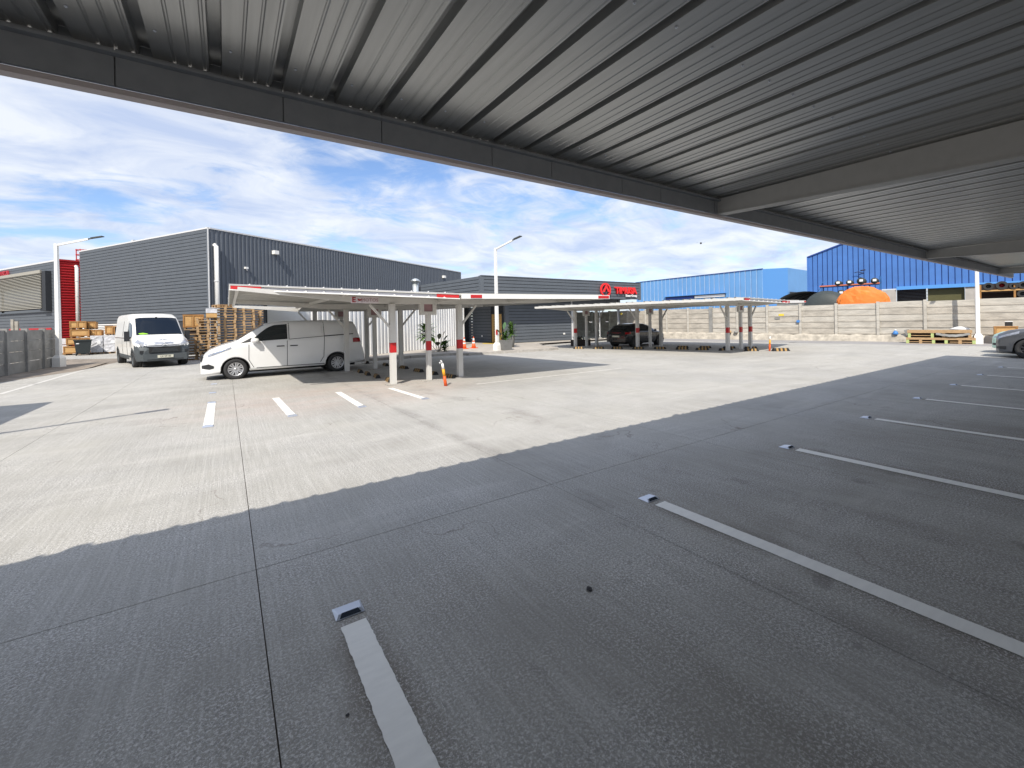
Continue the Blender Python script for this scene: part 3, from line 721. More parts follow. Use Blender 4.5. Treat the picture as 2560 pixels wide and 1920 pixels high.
# tall sign on the reception parapet
sg2 = thing('wall_sign', 'red raised company lettering with round emblem on the reception parapet', 'sign', (27.6, FY - .10, 4.02))
wall_text('TIMUSA', .74, M_sgn, (.55, 0, .07), 0, sg2, depth=.14, sx=1.02, bold=.03)
wall_text('Steam Group', .27, M_sgw, (1.18, -.04, -.33), 0, sg2, depth=.06, sx=.95, bold=.008)
b = MB()
T = Matrix.Translation((-1.9, 0, .08)) @ Matrix.Rotation(PI / 2, 4, 'X')
ring = [(.58 * math.cos(2 * PI * k / 24), .58 * math.sin(2 * PI * k / 24)) for k in range(24)]; ring2 = [(.44 * math.cos(2 * PI * k / 24), .44 * math.sin(2 * PI * k / 24)) for k in range(24)]
vs = [(x, y, z) for z in (0, .1) for r_ in (ring, ring2) for x, y in r_]
fs = []
for k in range(24):
    j = (k + 1) % 24; fs += [(48 + k, 48 + j, 72 + j, 72 + k), (k, j, 48 + j, 48 + k), (24 + j, 24 + k, 72 + k, 72 + j)]
b.add(vs, fs, M_sgn, T=T)
b.add([(-.42, -.15, .1), (-.12, -.15, .1), (.05, .18, .1), (.22, -.15, .1), (.44, -.15, .1), (.12, .42, .1), (-.02, .42, .1)], [(0, 1, 2, 6), (2, 3, 4, 5), (2, 5, 6)], M_sgn, T=T)
b.build('emblem', sg2)

# walkway with kerb in front of reception and the zinc wall
b = MB()
poly = [(.5, 20.3), (5.4, 20.55), (9.8, 20.75), (10.35, 20.45), (10.45, 19.9), (11.2, 19.85), (13.5, 19.7), (15.5, 19.6), (16.3, 19.75), (16.7, 20.3), (16.9, 21.6), (18.2, 24.2), (30, 25.6), (30, 31), (13, 31), (8, 24.6), (1.0, 21)]
n = len(poly)
b.add([(x, y, .12) for x, y in poly], [tuple(range(n))], M_walk); b.build('walkway', kind='structure', fix=False)
for i in range(11):
    (x0, y0), (x1, y1) = poly[i], poly[i + 1]; d = Vector((x1 - x0, y1 - y0)); m_ = max(1, int(d.length / 1.0))
    for k in range(m_):
        a = Vector((x0, y0)) + d * (k / m_ + .004); c = Vector((x0, y0)) + d * ((k + 1) / m_ - .004)
        b = MB(); b.bar((a.x, a.y, .06), (c.x, c.y, .06), .14, .135, M_kerb); tag(b.build('kerb_stone'), kind='structure')
b = MB(); b.add([(16.2, LY + .2, .125), (16.8, LY + .2, .125), (16.8, LY + 2, .125), (16.0, LY + 1.9, .125), (15.7, LY + 1.2, .125)], [(0, 1, 2, 3, 4)], M_ytact); b.build('yellow_step_marking', kind='structure', fix=False)

# ------------------------------------------------------------------ boundary wall right
WD_ = Vector((-.215, .977, 0)).normalized(); W0 = Vector((34.6, 8.5, 0)); WANG = math.atan2(WD_.y, WD_.x)
rw = thing('boundary_wall', 'pale precast concrete boundary wall of stacked panels between posts', 'wall', W0, WANG)
# local x along the wall (left/away), local y: -y is toward...  (rot +90ish: local y points to -X world = toward the yard)
ps = [-9.6, -7.3, -5.1, -2.93, -.78, 1.37, 3.49, 5.5, 7.54, 9.56, 11.5, 13.3, 15.1, 17.03, 18.82, 20.7, 22.6, 24.5]
pmesh = {}
for i, s in enumerate(ps):
    thick = i in (8, 10); dark = i == 10
    hh = 2.52 + random.uniform(-.03, .04)
    b = MB(); wpd = .15 if not dark else .26
    b.box(s - wpd / 2, s + wpd / 2, -.11, .11, .38, hh, M_wallg if dark else M_wallc2); 
    if i in (2, 6, 9, 10):
        for k in range(14): b.add([(s - wpd / 2, .08, .6 + k * .13), (s - wpd / 2, .11, .66 + k * .13), (s - wpd / 2 - .05, .09, .63 + k * .13)], [(0, 1, 2)], M_wallg)
    b.build('post', rw)
    if i + 1 < len(ps):
        e = ps[i + 1]; top = 2.44 + random.uniform(-.04, .05); rows = 5; z0 = .44; hgt = (top - z0) / rows
        for r in range(rows):
            z = z0 + r * hgt; off = random.uniform(-.012, .018); tilt = random.uniform(-.008, .008)
            b = MB(); b.box(s + .078, e - .078, -.03 + off, .035 + off, z + .003, z + hgt - .005, random.choice([M_wallc, M_wallc2, M_wallc2]) if i < 10 else M_wallc)
            # proud lower lip on each panel
            b.box(s + .09, e - .09, .035 + off, .052 + off, z + .03, z + .10, M_wallc)
            b.build('panel', rw)
b = MB(); b.box(-9.6, 24.5, -.045, -.032, .3, 2.36, M_wallc); b.build('back_board', rw)
# rough plastered foot
b = MB(); n = 90; vs = []
for k in range(n + 1):
    s = -10 + 35 * k / n; h = .42 + random.uniform(-.03, .05) + max(0, (s - 6)) * .012; d = .20 + random.uniform(-.03, .05)
    vs += [(s, -.15, 0), (s, -.15, h), (s, .1 + random.uniform(-.02, .02), h + random.uniform(-.01, .02)), (s, d, h - .1), (s, d + .1, 0)]
fs = []
for k in range(n):
    for j in range(4): fs.append((5 * k + j, 5 * k + j + 1, 5 * k + j + 6, 5 * k + j + 5))
b.add(vs, fs, M_plast_r); b.build('foot', rw)
b = MB()
for (s, z, m_) in ((6.65, 1.80, M_ylw), (6.9, 1.57, M_wallg)):
    b.box(s - .16, s + .16, .056, .066, z - .07, z + .07, m_)
b.build('notice_plate', rw)

# left fence
fx = lambda y: -7.62 + (y - 19.5) * .075
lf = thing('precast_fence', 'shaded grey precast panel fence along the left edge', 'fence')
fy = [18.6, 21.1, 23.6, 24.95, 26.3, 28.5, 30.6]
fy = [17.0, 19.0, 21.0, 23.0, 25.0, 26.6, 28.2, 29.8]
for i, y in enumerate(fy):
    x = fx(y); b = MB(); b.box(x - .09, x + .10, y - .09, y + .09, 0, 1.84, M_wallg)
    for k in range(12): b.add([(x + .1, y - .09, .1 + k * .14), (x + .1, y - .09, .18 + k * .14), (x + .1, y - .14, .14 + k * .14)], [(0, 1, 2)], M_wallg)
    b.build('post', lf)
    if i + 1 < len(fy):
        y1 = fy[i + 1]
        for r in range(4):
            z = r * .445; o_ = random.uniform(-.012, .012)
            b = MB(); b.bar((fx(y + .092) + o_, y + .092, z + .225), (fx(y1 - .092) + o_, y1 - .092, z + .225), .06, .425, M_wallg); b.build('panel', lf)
bf = thing('concrete_post_row', 'row of bare concrete posts standing behind the left fence', 'posts')
for x, y in ((-9.2, 25.5), (-9.9, 29.0), (-9.6, 31.4), (-9.2, 33.2)):
    b = MB(); b.box(x - .11, x - .01, y - .12, y + .12, 0, 2.35, M_wallc); b.box(x + .02, x + .14, y - .1, y + .1, 0, 2.25, M_wallc); b.build('post', bf)

# ------------------------------------------------------------------ street lamps
def lamp_post(x, y, ang, label, h=5.85, arm=1.35, tilt=.22, red=False, base=True):
    t = thing('lamp_post', label, 'lamp post', (x, y, 0), ang, 'white lamp posts')
    b = MB(); b.bar((0, 0, .0), (0, 0, h), .17, .17, M_white, upv=(0, 1, 0), w2=.115, h2=.115); b.build('pole', t)
    b = MB(); b.add([(sx * .17, sy_ * .17, 0) for sx, sy_ in ((-1, -1), (1, -1), (1, 1), (-1, 1))] + [(sx * .17, sy_ * .17, .42) for sx, sy_ in ((-1, -1), (1, -1), (1, 1), (-1, 1))] + [(sx * .105, sy_ * .105, .56) for sx, sy_ in ((-1, -1), (1, -1), (1, 1), (-1, 1))],
        [(i, (i + 1) % 4, (i + 1) % 4 + 4, i + 4) for i in range(4)] + [(i + 4, (i + 1) % 4 + 4, (i + 1) % 4 + 8, i + 8) for i in range(4)], M_white); b.build('base', t)
    b = MB(); b.bar((.05, 0, h - .06), (arm, 0, h - .06 + arm * tilt), .08, .08, M_white); b.build('arm', t)
    b = MB(); z = h - .06 + arm * tilt
    b.bar((arm - .03, 0, z), (arm + .18, 0, z + .04), .06, .05, M_plast); b.bar((arm + .15, 0, z + .05), (arm + .62, 0, z + .05 + .47 * tilt * .8), .19, .04, M_plast); b.build('lamp_head', t)
    if red:
        b = MB(); b.box(.02, .11, -.112, -.06, 1.0, 1.28, M_red); b.build('red_reflector', t)
lamp_post(-6.63, 29.0, R(-25), 'white lamp post at the left fence with arm to the right')
lamp_post(12.65, 20.55, R(-78), 'white lamp post on the walkway before the reception door', red=True)
lamp_post(33.9, 5.45, R(200), 'white lamp post between the pallet bench and the cupboard', h=5.9)
lamp_post(-7.24, 7.1, R(16), 'white lamp post left of the frame, seen by its shadow')

# ------------------------------------------------------------------ blue buildings beyond the wall
bb = thing('blue_warehouse', 'strong blue ribbed gabled warehouse behind the concrete wall', 'building', Vector((52, 8, 0)), WANG)
# local x = s (to the left/away); front plane y=0 faces the yard (+y local)
gab = [(12.0, 7.35), (11.75, 7.62), (7.28, 9.1), (-12, 2.9)]
def gz(s):
    if s > 7.28: return 9.25 + (s - 7.28) * -.345
    return 9.25 - (7.28 - s) * .17
s = 12.0; k = 0
while s > -16:
    s1 = s - .40 + random.uniform(-.01, .01)
    zt0, zt1 = gz(s), gz(s1); zb = 4.0 if s < 6.4 else 0
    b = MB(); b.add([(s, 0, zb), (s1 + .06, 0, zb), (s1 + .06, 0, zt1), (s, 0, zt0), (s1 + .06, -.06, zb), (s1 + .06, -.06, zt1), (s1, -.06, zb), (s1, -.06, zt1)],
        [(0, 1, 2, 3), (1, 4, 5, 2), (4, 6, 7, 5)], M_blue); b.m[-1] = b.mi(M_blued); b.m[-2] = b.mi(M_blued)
    b.build('wall_sheet', bb, fix=False); s = s1
b = MB(); b.add([(12.0, -.1, 0), (12, -.1, gz(12)), (7.28, -.1, gz(7.28)), (-16, -.1, gz(-16)), (-16, -.1, 4.1), (6.4, -.1, 4.1), (6.4, -.1, 0)], [(0, 1, 2, 3, 4, 5, 6)], M_blued); b.build('backing', bb, fix=False)
b = MB()
for a, c in (((12.1, .03), (7.28, .03)), ((7.28, .03), (-16, .03))):
    b.bar((a[0], .03, gz(a[0]) + .03), (c[0], .03, gz(c[0]) + .03), .12, .12, M_blued)
b.bar((12.05, .03, 0), (12.05, .03, gz(12)), .12, .12, M_blue); b.build('roof_edge', bb)
b = MB(); b.bar((5.35, .12, 4.02), (-14, .12, 3.9), .1, .30, M_blue2b); b.build('door_rail', bb)
b = MB(); b.box(5.36, 6.4, -.02, .05, 0, 3.9, M_grey); b.box(-1, 1.04, -.02, .05, 0, 3.9, M_grey); b.box(-16, -1, -.02, .05, 0, 3.9, M_grey); b.build('plinth_wall', bb)
b = MB(); b.box(3.4, 5.35, -.9, -.8, 0, 3.9, M_inside); b.box(1.05, 3.3, -.35, -.3, 0, 3.9, M_olive); b.build('doorway', bb)
for k in range(9):
    b = MB(); b.box(3.3, 5.34, -.6, -.57, 2.7 + k * .13, 2.74 + k * .13, M_plast); b.build('shutter_slat', bb)
b = MB(); b.tube([(7.6, .3, 5.55), (8.0, .3, 5.75), (8.3, .3, 5.7)], .03, M_inside, 5); b.tube([(7.5, .2, 5.9), (7.85, .3, 5.85)], .05, M_inside, 5); b.build('wall_bracket', bb)

mb_ = thing('pale_blue_warehouse', 'long faded light blue ribbed warehouse in the distance', 'building')
k = 0; y = -3.0
for k in range(28):
    y0 = 36.8 + k * .95; b = MB(); yy0, yy1 = y0, y0 + .93
    b.add([(75, yy0, 0), (75, yy0 + .80, 0), (75.08, yy0 + .86, 0), (75.08, yy0 + .95, 0), (75, yy0, 9.62), (75, yy0 + .80, 9.62), (75.08, yy0 + .86, 9.62), (75.08, yy0 + .95, 9.62)], [(0, 1, 5, 4), (1, 2, 6, 5), (2, 3, 7, 6)], M_blue2)
    b.build('wall_sheet', mb_, fix=False)
b = MB(); b.box(74.9, 75.1, 36.7, 63.5, 9.6, 9.72, M_blued); b.build('roof_edge', mb_)
b = MB(); b.add([(75, 36.78, 0), (84, 36.78, 0), (84, 36.78, 10.3), (75, 36.78, 9.62)], [(0, 1, 2, 3)], M_blue2b); b.add([(84, 36.8, 0), (100, 38.2, 0), (100, 38.2, 10.4), (84, 36.8, 10.3)], [(0, 1, 2, 3)], M_blue2); b.build('end_wall', mb_, fix=False)
b = MB(); b.box(74.93, 74.98, 43.2, 55.8, 5.35, 6.0, M_sidb); b.box(74.92, 74.929, 43.3, 49.3, 5.42, 5.85, M_paper); b.box(74.92, 74.929, 49.5, 55.7, 5.42, 5.85, M_blued); b.box(74.6, 74.92, 43, 56, 6.0, 6.1, M_blue2b); b.build('window_band', mb_)
b = MB(); b.add([(84.2, 36.6, 5.2), (95, 37.4, 5.2), (95, 37.4, 6.0), (84.2, 36.6, 6.0)], [(0, 1, 2, 3)], M_sidb); b.build('canopy_gap', mb_, fix=False)

# rack with rolls in front of the blue warehouse
rk = thing('storage_rack', 'blue steel storage rack with long red beam before the blue warehouse', 'rack', Vector((44, 8, 0)), WANG)
b = MB()
for s in (8.1, 6.45, 5.0, 4.3):
    for yy in (0, -1.0): b.box(s - .04, s + .04, yy - .04, yy + .04, 0, 4.75 if s < 4.5 else 4.15, M_steelb)
b.tube([(4.3, 0, 4.75), (4.3, -1.0, 4.2)], .03, M_steelb, 5); b.tube([(8.1, 0, 4.15), (8.5, 0, 3.5)], .03, M_steelb, 5); b.tube([(8.1, 0, 4.2), (7.9, 0, 4.7)], .025, M_steelb, 5); b.build('upright', rk)
b = MB(); b.box(4.3, 8.2, .045, .11, 4.12, 4.22, M_rackor); b.build('beam', rk)
b = MB(); b.box(4.3, 8.2, -1.0, .04, 4.08, 4.12, M_steelb); b.box(4.3, 8.2, -1.0, .04, 3.2, 3.25, M_steelb); b.build('deck', rk)
for s, r_, z, l in ((6.95, .22, 4.35, 'leftmost dark roll on the rack above the tarpaulin'), (6.2, .22, 4.35, 'second dark roll on the rack, white label tilted'), (5.45, .28, 4.41, 'fattest dark roll on the rack beneath the blue wall'), (4.62, .24, 4.37, 'rightmost dark roll on the rack with low white label'), (6.75, .26, 3.52, 'single dark roll on the lower rack shelf')):
    t = thing('roll', l, 'roll', Vector((44, 8, 0)) + WD_ * s + Vector((0, 0, z)), WANG, 'dark rolls on the rack')
    b = MB(); b.tube([(0, .12, 0), (0, -1.0, 0)], r_, M_roll, 14); b.build('body', t)
    b = MB(); b.box(-.12, .1, .121, .128, -.04, .13, M_paper); b.build('label', t)
# right rack with tyres and pipes
rk2 = thing('storage_rack', 'dark storage rack with tyres and tan beam at the right edge', 'rack', Vector((46, 8, 0)), WANG)
b = MB(); b.box(-9, -.7, .0, .1, 3.2, 3.3, M_crate); b.build('beam', rk2)
b = MB(); b.box(-9, -.7, -1, 0, 3.15, 3.2, M_inside); b.box(-9, -.7, -1.1, -1.05, 1.5, 3.8, M_inside)
for s in (-.75, -2.4, -4.5): b.box(s - .05, s + .05, 0, .1, 0, 3.7, M_crated)
b.build('frame', rk2)
for i, (s, r_, z) in enumerate(((-1.15, .27, 3.57), (-1.8, .30, 3.6), (-2.35, .22, 3.52), (-2.8, .26, 3.56), (-2.75, .26, 2.95))):
    t = thing('roll', ['dark tyre at the left end of the right rack', 'second dark tyre with reddish core on the right rack', 'small dark tyre on the right rack beam', 'dark tyre nearest the frame edge on the right rack', 'pale rimmed tyre on the lower shelf of the right rack'][i], 'tyre', Vector((46, 8, 0)) + WD_ * s + Vector((0, 0, z)), WANG, 'tyres on the right rack')
    b = MB()
    for kk in range(16):
        a, c = 2 * PI * kk / 16, 2 * PI * (kk + 1) / 16
        b.add([(r_ * math.cos(a), .15, r_ * math.sin(a)), (r_ * math.cos(c), .15, r_ * math.sin(c)), (r_ * .5 * math.cos(c), .15, r_ * .5 * math.sin(c)), (r_ * .5 * math.cos(a), .15, r_ * .5 * math.sin(a)),
               (r_ * math.cos(a), -.3, r_ * math.sin(a)), (r_ * math.cos(c), -.3, r_ * math.sin(c)), (r_ * .5 * math.cos(c), -.3, r_ * .5 * math.sin(c)), (r_ * .5 * math.cos(a), -.3, r_ * .5 * math.sin(a))], [(0, 1, 2, 3), (0, 4, 5, 1), (3, 2, 6, 7)], M_tyre)
    b.build('body', t)
    b = MB(); b.tube([(0, -.1, 0), (0, -.2, 0)], r_ * .5, M_redor if i == 1 else M_plast, 12); b.build('core', t)

# orange tarpaulin dome, tank and tunnel sheds
def dome(name, label, cat, c, ry, rx, rz_, m, ridge=0, seed=1, ribs=0, wr=.05):
    rnd = random.Random(seed); b = MB(); nu, nv = 36, 14; vs = []; fs = []
    for i in range(nu + 1):
        for j in range(nv + 1):
            th = PI * j / nv; u = -1 + 2 * i / nu
            prof = (1 - abs(u) ** 5) ** .4 if abs(u) < 1 else 0
            rr = 1 + wr * (math.sin(i * 1.9 + j * .7) * .5 + rnd.uniform(-.5, .5)) + ridge * math.exp(-((abs(u) - .82) / .07) ** 2)
            vs.append((rx * u, -ry * math.cos(th) * prof * rr, max(0, rz_ * math.sin(th) ** (.85 if ridge == 0 else .62) * prof * rr)))
    for i in range(nu):
        for j in range(nv): q = i * (nv + 1) + j; fs.append((q, q + 1, q + nv + 2, q + nv + 1))
    b.add(vs, fs, m, smooth=(ridge == 0)); o = b.build(name); o.location = c; o.rotation_euler = (0, 0, WANG + PI / 2); tag(o, label, cat); return o
P_ = lambda x, s, z: tuple(Vector((x, 8, 0)) + WD_ * s + Vector((0, 0, z)))
d_ = dome('tarpaulin', 'bright orange tarpaulin pulled over a domed load behind the wall', 'tarpaulin', P_(38.6, 3.8, 1.5), 1.42, 1.2, 2.02, M_tarp, ridge=.09, seed=3, wr=.15)
b = MB(); b.tube([(-1.15, -.62, 1.35), (-1.2, -.9, .9), (-1.22, -1.0, .2)], .02, M_white, 4); b.tube([(-1.15, .55, 1.45), (-1.2, .15, 1.0), (-1.22, -.1, .5)], .02, M_rackor, 4); b.build('rope', d_)
for q_, (rr_, tk) in enumerate(((1.0, .07), (.80, .035))):
    b = MB(); b.tube([(-1.12 - .05 * q_, -1.42 * rr_ * math.cos(PI * j / 20) * (1 + .03 * math.sin(j * 2.3)), 1.72 * rr_ * math.sin(PI * j / 20) ** .62 * (1 + .02 * math.sin(j * 3.1))) for j in range(1, 20)], tk, M_tarp, 7); b.build('rolled_edge', d_)
dt = dome('covered_tank', 'dark ribbed domed tank cover left of the orange tarpaulin', 'tank', P_(40.8, 6.6, 1.5), 1.6, 1.5, 2.1, M_tank, seed=5, wr=.02)
b = MB()
for q, m_ in ((-1.35, M_white), (-.95, M_blue2b), (.1, M_white)): pass
for s_, m_ in ((1.0, M_white), (.75, M_blue2b), (-.35, M_white)):
    b.tube([(-1.46, s_ + .12, 1.0), (-1.53, s_ + .26, .5), (-1.54, s_ + .3, .1)], .022, m_, 4)
b.build('strap', dt)
for i in range(5):
    b = MB(); c = []
    b.tube([(.0, -1.0 * math.cos(PI * j / 12), .95 * math.sin(PI * j / 12)) for j in range(13)], .045, M_sidb, 5)
sh = thing('tunnel_shed', 'low dark curved tunnel roof behind the far carport', 'shed', P_(44, 9.1, 2.75), WANG + PI / 2)
b = MB(); vs = []; nn_ = 16
for i in (0, 1):
    for j in range(nn_ + 1): th = PI * j / nn_; vs.append((-1.5 + 3 * i, -2.0 * math.cos(th), 1.0 * math.sin(th)))
b.add(vs, [(j, j + 1, nn_ + 2 + j, nn_ + 1 + j) for j in range(nn_)] + [tuple(range(nn_ + 1))], M_shed, smooth=True); b.box(-1.5, 1.5, -2, 2, -2.7, 0, M_shed); b.build('cover', sh)
for i in range(5):
    b = MB(); b.tube([(-1.52, -2.0 * math.cos(PI * j / 12) * (1 - i * .14) + i * .28, (1.0 - i * .1) * math.sin(PI * j / 12)) for j in range(13)], .04, M_sidb, 5); b.build('hoop', sh)

# ------------------------------------------------------------------ vehicles
def interp(tab, x):
    if x <= tab[0][0]: return tab[0][1]
    for (a, va), (c, vc) in zip(tab[:-1], tab[1:]):
        if x <= c:
            t = (x - a) / (c - a); return va + (vc - va) * t
    return tab[-1][1]
class Car:
    """x from nose (0) to tail (L), y side, z up."""
    def __init__(s, L, top, belt, width, roofw, sill, axles, wr, arch, base=.02, squar=.9):
        s.L, s.top, s.belt, s.width, s.roofw, s.sill, s.axles, s.wr, s.arch, s.sq = L, top, belt, width, roofw, sill, axles, wr, arch, squar
    def low(s, x):
        z = interp(s.sill, x)
        for ax in s.axles:
            d = abs(x - ax)
            if d < s.arch: z = max(z, s.wr * .98 + math.sqrt(s.arch ** 2 - d * d) * .96)
        return z
    def sec(s, x):
        zt, zb, wb, wr_ = interp(s.top, x), interp(s.belt, x), interp(s.width, x), interp(s.roofw, x)
        zb = min(zb, zt - .03); z0 = interp(s.sill, x)
        zl = min(s.low(x), zb - .05)
        def side(z):
            f = (z - z0) / max(.05, zb - z0); return wb * (1 - .05 * (1 - min(1, max(0, f))) ** 2 - .02 * max(0, f - .6))
        pts = [(side(zl) - .14, zl), (side(zl), zl + .0)]
        for f in (.1, .2, .3, .4, .5, .6, .7, .8, .9): z = zl + (zb - zl) * f; pts.append((side(z), z))
        pts.append((side(zb) * .992, zb))
        up = zt - zb
        e = side(zb) * .985
        pts.append((e + (wr_ - e) * .06, zb + up * .06)); pts.append((e + (wr_ - e) * .48, zb + up * .45)); pts.append((e + (wr_ - e) * .86, zb + up * .80)); pts.append((wr_ * .955, zb + up * .925)); pts.append((wr_ * .84, zb + up * .978)); pts.append((wr_ * .45, zt - .004)); pts.append((0, zt))
        return pts
    def body(s, m, parent, mf=None, name='body', undm=M_black):
        xs_ = set([0, s.L]); n = 60
        for k in range(n + 1): xs_.add(round(s.L * k / n, 4))
        for ax in s.axles:
            for k in range(-8, 9): xs_.add(round(ax + s.arch * math.sin(k / 8 * PI / 2) * .999, 4))
        for t in (s.top, s.belt, s.sill, s.width):
            for x, _ in t: xs_.add(round(x, 4))
        xs_ = sorted(x for x in xs_ if 0 <= x <= s.L)
        rows = []
        for x in xs_:
            p = s.sec(x); rows.append([(x, y, z) for y, z in p] + [(x, -y, z) for y, z in p[-2::-1]])
        nn_ = len(rows[0]); vs = [v for r in rows for v in r]; fs = []
        for i in range(len(rows) - 1):
            for j in range(nn_ - 1): fs.append((i * nn_ + j, i * nn_ + j + 1, (i + 1) * nn_ + j + 1, (i + 1) * nn_ + j))
        b = MB(); b.add(vs, fs, m, smooth=True)
        for r, i in ((0, 0), (len(rows) - 1, (len(rows) - 1) * nn_)):
            b.add(rows[r], [tuple(range(nn_))], m)
        if mf:
            for i, f in enumerate(b.f):
                cx = sum(b.v[j][0] for j in f) / len(f); cy_ = sum(b.v[j][1] for j in f) / len(f); cz = sum(b.v[j][2] for j in f) / len(f)
                q = mf(cx, cy_, cz)
                if q: b.m[i] = b.mi(q)
        o = b.build(name, parent)
        b = MB(); z = min(v for _, v in s.sill)
        w_ = min(v for _, v in s.width[1:-1]) - .22
        b.box(s.L * .06, s.L * .94, -w_, w_, z - .02, z + .55, undm); b.build('underbody', parent)
        return o
    def surf_side(s, x, f, sgn, off=.006):
        # f in 0..1 between belt and near roof
        p = s.sec(x); a = [q for q in p[11:16]]; 
        t = f * (len(a) - 1); i = min(int(t), len(a) - 2); t -= i
        y = a[i][0] + (a[i + 1][0] - a[i][0]) * t; z = a[i][1] + (a[i + 1][1] - a[i][1]) * t
        return (x, (y + off) * sgn, z + off * .3)
    def side_y(s, x, z):
        p = s.sec(x)[1:]
        for (y0, z0), (y1, z1) in zip(p[:-1], p[1:]):
            if z0 <= z <= z1: return y0 + (y1 - y0) * (z - z0) / max(1e-5, z1 - z0)
        return p[0][0] if z < p[0][1] else p[-1][0]
    def top_z(s, x, y):
        p = s.sec(x)[11:]
        y = abs(y)
        for (y0, z0), (y1, z1) in zip(p[:-1], p[1:]):
            if y1 <= y <= y0: return z0 + (z1 - z0) * (y0 - y) / max(1e-5, y0 - y1)
        return p[0][1]
    def side_patch(s, poly, sgn, m, name, parent, off=.007, nx=14, build=True, b=None):
        # poly as top and bottom edge lists over x : ([(x,z)..bottom], [(x,z)..top])
        bot, tp = poly; x0, x1 = bot[0][0], bot[-1][0]; vs = []
        nz = 4
        for i in range(nx + 1):
            x = x0 + (x1 - x0) * i / nx; zb, zt = interp(bot, x), interp(tp, x)
            for j in range(nz + 1):
                z = zb + (zt - zb) * j / nz; vs.append((x, sgn * (s.side_y(x, z) + off), z))
        fs = [(i * (nz + 1) + j, (i + 1) * (nz + 1) + j, (i + 1) * (nz + 1) + j + 1, i * (nz + 1) + j + 1) for i in range(nx) for j in range(nz)]
        bb_ = b or MB(); bb_.add(vs, fs, m, smooth=True)
        if b is None: return bb_.build(name, parent)
    def top_patch(s, x0, x1, w0, w1, m, name, parent, off=.008, nx=8, ny=10):
        vs = []
        for i in range(nx + 1):
            x = x0 + (x1 - x0) * i / nx; ww = w0 + (w1 - w0) * i / nx
            for j in range(ny + 1):
                y = -ww + 2 * ww * j / ny; vs.append((x - off * .6 * (1 if x1 > x0 and s.top_z(x1, 0) > s.top_z(x0, 0) else -1), y, s.top_z(x, y) + off))
        b = MB(); b.add(vs, [(i * (ny + 1) + j, i * (ny + 1) + j + 1, (i + 1) * (ny + 1) + j + 1, (i + 1) * (ny + 1) + j) for i in range(nx) for j in range(ny)], m, smooth=True)
        return b.build(name, parent)
    def line(s, pts, sgn, parent, name='panel_gap', wd=.012, m=M_black, off=.004):
        b = MB(); q = []
        for (x0, z0), (x1, z1) in zip(pts[:-1], pts[1:]):
            n_ = 6
            for k in range(n_): t = k / n_; x, z = x0 + (x1 - x0) * t, z0 + (z1 - z0) * t; q.append((x, sgn * (s.side_y(x, z) + off), z))
        x, z = pts[-1]; q.append((x, sgn * (s.side_y(x, z) + off), z))
        b.tube(q, wd / 2, m, 4, caps=False); return b.build(name, parent)
def wheel(parent, x, y, r, wd, sgn, mrim, spokes=6, steel=False):
    t = bpy.data.objects.new('wheel', None); COL.objects.link(t); t.parent = parent; t.location = (x, y, r)
    rr = r * .66
    T = Matrix.Rotation(-PI / 2 * sgn, 4, 'X')
    b = MB(); b.lathe([(rr * .98, -wd / 2), (r * .93, -wd / 2), (r, -wd / 2 + .03), (r, wd / 2 - .03), (r * .95, wd / 2 - .005), (rr * 1.04, wd / 2), (rr, wd / 2 - .03), (rr, -wd / 2 + .02)], M_tyre, 28, T=T, caps=False); b.build('tyre', t, fix=True)
    b = MB(); b.lathe([(rr * 1.0, wd / 2 - .012), (rr * .93, wd / 2 - .02), (rr * .90, wd / 2 - .07), (0.02, wd / 2 - .075)], M_dalloy, 24, T=T, caps=False)
    b.lathe([(rr * 1.01, wd / 2 - .008), (rr * .90, wd / 2 - .012), (rr * .89, wd / 2 - .05)], mrim, 24, T=T, caps=False)
    if steel:
        b.lathe([(rr * .86, wd / 2 - .045), (rr * .6, wd / 2 - .025), (rr * .3, wd / 2 - .05), (.0, wd / 2 - .03)], mrim, 20, T=T, caps=False)
    else:
        for k in range(spokes):
            a = 2 * PI * k / spokes
            for da in (-.16, .16):
                c, s_ = math.cos(a + da * .5), math.sin(a + da * .5); c2, s2 = math.cos(a + da * 1.7), math.sin(a + da * 1.7)
                z0 = wd / 2 - .03
                p0 = T @ Vector((rr * .14 * c, rr * .14 * s_, z0)); p1 = T @ Vector((rr * .93 * c2, rr * .93 * s2, z0 + .008))
                b.bar(p0, p1, rr * .13, .02, mrim, upv=(0, sgn, 0), w2=rr * .20)
        b.lathe([(rr * .22, wd / 2 - .035), (rr * .2, wd / 2 - .008), (.0, wd / 2 - .004)], mrim, 14, T=T, caps=False)
    b.build('rim', t)

def place_car(t, front_xy, heading):
    """heading: direction the nose points; local +x runs from nose to tail"""
    h = Vector(heading).normalized(); ang = math.atan2(-h.y, -h.x)
    t.location = (front_xy[0], front_xy[1], 0); t.rotation_euler = (0, 0, ang)

